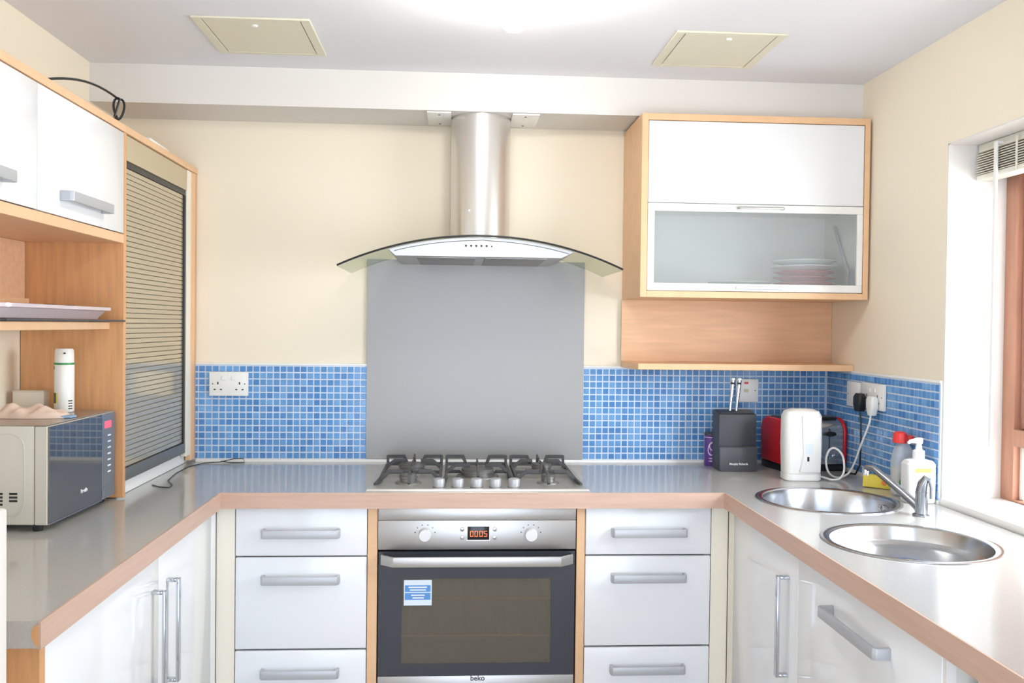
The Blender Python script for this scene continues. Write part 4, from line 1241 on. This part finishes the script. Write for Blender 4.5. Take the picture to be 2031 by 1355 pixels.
wcord = bez([(1.289, -0.430, 1.134), (1.286, -0.425, 1.10), (1.272, -0.40, 1.03), (1.262, -0.37, 0.96), (1.245, -0.36, 0.925), (1.205, -0.37, 0.9155), (1.170, -0.385, 0.935), (1.158, -0.39, 0.975), (1.166, -0.395, 1.010), (1.185, -0.40, 1.017),
             (1.205, -0.41, 0.995), (1.205, -0.425, 0.950), (1.19, -0.430, 0.923), (1.170, -0.415, 0.9155), (1.156, -0.395, 0.918), (1.1445, -0.379, 0.920)])
Mi = Matrix.Translation(wp.location) @ Matrix.Rotation(-PI / 2, 4, 'Z')
Mi = Mi.inverted()
part(wp, 'cord', 'plastic_white', lambda b: b.tube([Mi @ p for p in wcord], 0.0034, 8), local=True, label='white coiling cord')

# ------------------------------------------------------------------ ceiling hatches and lamp
def hatch(label, x0, x1, y0, y1, knob):
    r = thing('ceiling_hatch', label, 'hatch', ((x0 + x1) / 2, (y0 + y1) / 2, ZC - 0.006), group='ceiling access hatches')
    f = 0.026

    def fr(b):
        z0, z1 = ZC - 0.006, ZC - 0.0003
        b.box(x0, x0 + f, y0, y1, z0, z1); b.box(x1 - f, x1, y0, y1, z0, z1)
        b.box(x0 + f, x1 - f, y0, y0 + f * 0.5, z0, z1); b.box(x0 + f, x1 - f, y1 - f * 0.7, y1, z0, z1)
    part(r, 'frame', 'plastic_cream', fr, 0.001, 1)
    part(r, 'gap', 'plastic_cream_dim', P_box(x0 + f, x1 - f, y0 + f * 0.5, y1 - f * 0.7, ZC - 0.0015, ZC - 0.0003))
    part(r, 'panel', 'plastic_cream', P_box(x0 + f + 0.003, x1 - f - 0.003, y0 + f * 0.5 + 0.002, y1 - f * 0.7 - 0.003, ZC - 0.0055, ZC - 0.0016), 0.0008, 1)
    part(r, 'latch', 'plastic_white', lambda b: b.lathe([(0, -0.0105), (0.006, -0.0100), (0.007, -0.0055), (0, -0.0055)], (knob[0], knob[1], ZC), 14, sx=1.3))
    return r


hatch('cream ceiling access hatch above the shuttered cabinet side', -0.815, -0.488, -0.745, -0.410, (-0.650, -0.690))
hatch('cream ceiling access hatch above the frosted glass cabinet side', 0.550, 0.873, -0.752, -0.412, (0.715, -0.705))

la = thing('ceiling_lamp', 'glowing white ceiling light with three frosted shades', 'ceiling light', (0.06, -1.16, ZC - 0.02))
part(la, 'ceiling_rose', 'plastic_white', lambda b: b.lathe([(0, -0.022), (0.050, -0.020), (0.058, -0.010), (0.060, -0.0005), (0, -0.0005)], (0.06, -1.16, ZC), 32))
for ex, ey in ((-0.055, -1.15), (0.069, -0.985), (0.165, -1.165)):
    ar = part(la, 'arm', 'plastic_white', lambda b: b.tube([(0.06, -1.16, ZC - 0.014), ((0.06 + ex) / 2, (-1.16 + ey) / 2, ZC - 0.022), (ex, ey, ZC - 0.030)], 0.006, 8))
    part(la, 'frosted_shade', 'shade_glow', lambda b: b.lathe([(0, -0.070), (0.020, -0.068), (0.031, -0.058), (0.036, -0.042), (0.036, -0.018), (0.028, -0.006), (0, -0.005)], (ex, ey, ZC - 0.024), 24), label='glowing frosted shade')

# ------------------------------------------------------------------ blind
bl = thing('slatted_blind', 'raised cream slatted blind at the top of the window', 'blind', (1.43, -1.35, 1.84))
BY0, BY1 = WY0 + 0.012, WY1 - 0.010
part(bl, 'head_rail', 'blind', P_box(1.412, 1.450, BY0, BY1, 1.918, 1.940), 0.001, 1)
for k in range(9):
    part(bl, 'slat', 'blind', lambda b: b.prism([(1.404, 1.8555 + k * 0.0068), (1.43, 1.8580 + k * 0.0068), (1.456, 1.8555 + k * 0.0068), (1.456, 1.8535 + k * 0.0068), (1.43, 1.8560 + k * 0.0068), (1.404, 1.8535 + k * 0.0068)], BY0 + 0.003, BY1 - 0.003, 'y'))
part(bl, 'bottom_rail', 'blind', P_box(1.405, 1.455, BY0 + 0.003, BY1 - 0.003, 1.838, 1.852), 0.002)
for y in (-1.0, -1.75):
    part(bl, 'ladder_cord', 'blind', P_box(1.4025, 1.4040, y - 0.004, y + 0.004, 1.84, 1.93))
part(bl, 'tilt_wand', 'plastic_white', lambda b: b.box(1.392, 1.398, -0.928, -0.915, 1.095, 1.93), 0.001, 1)
part(bl, 'wand_hook', 'plastic_white', lambda b: b.box(1.398, 1.412, -0.925, -0.918, 1.922, 1.930))
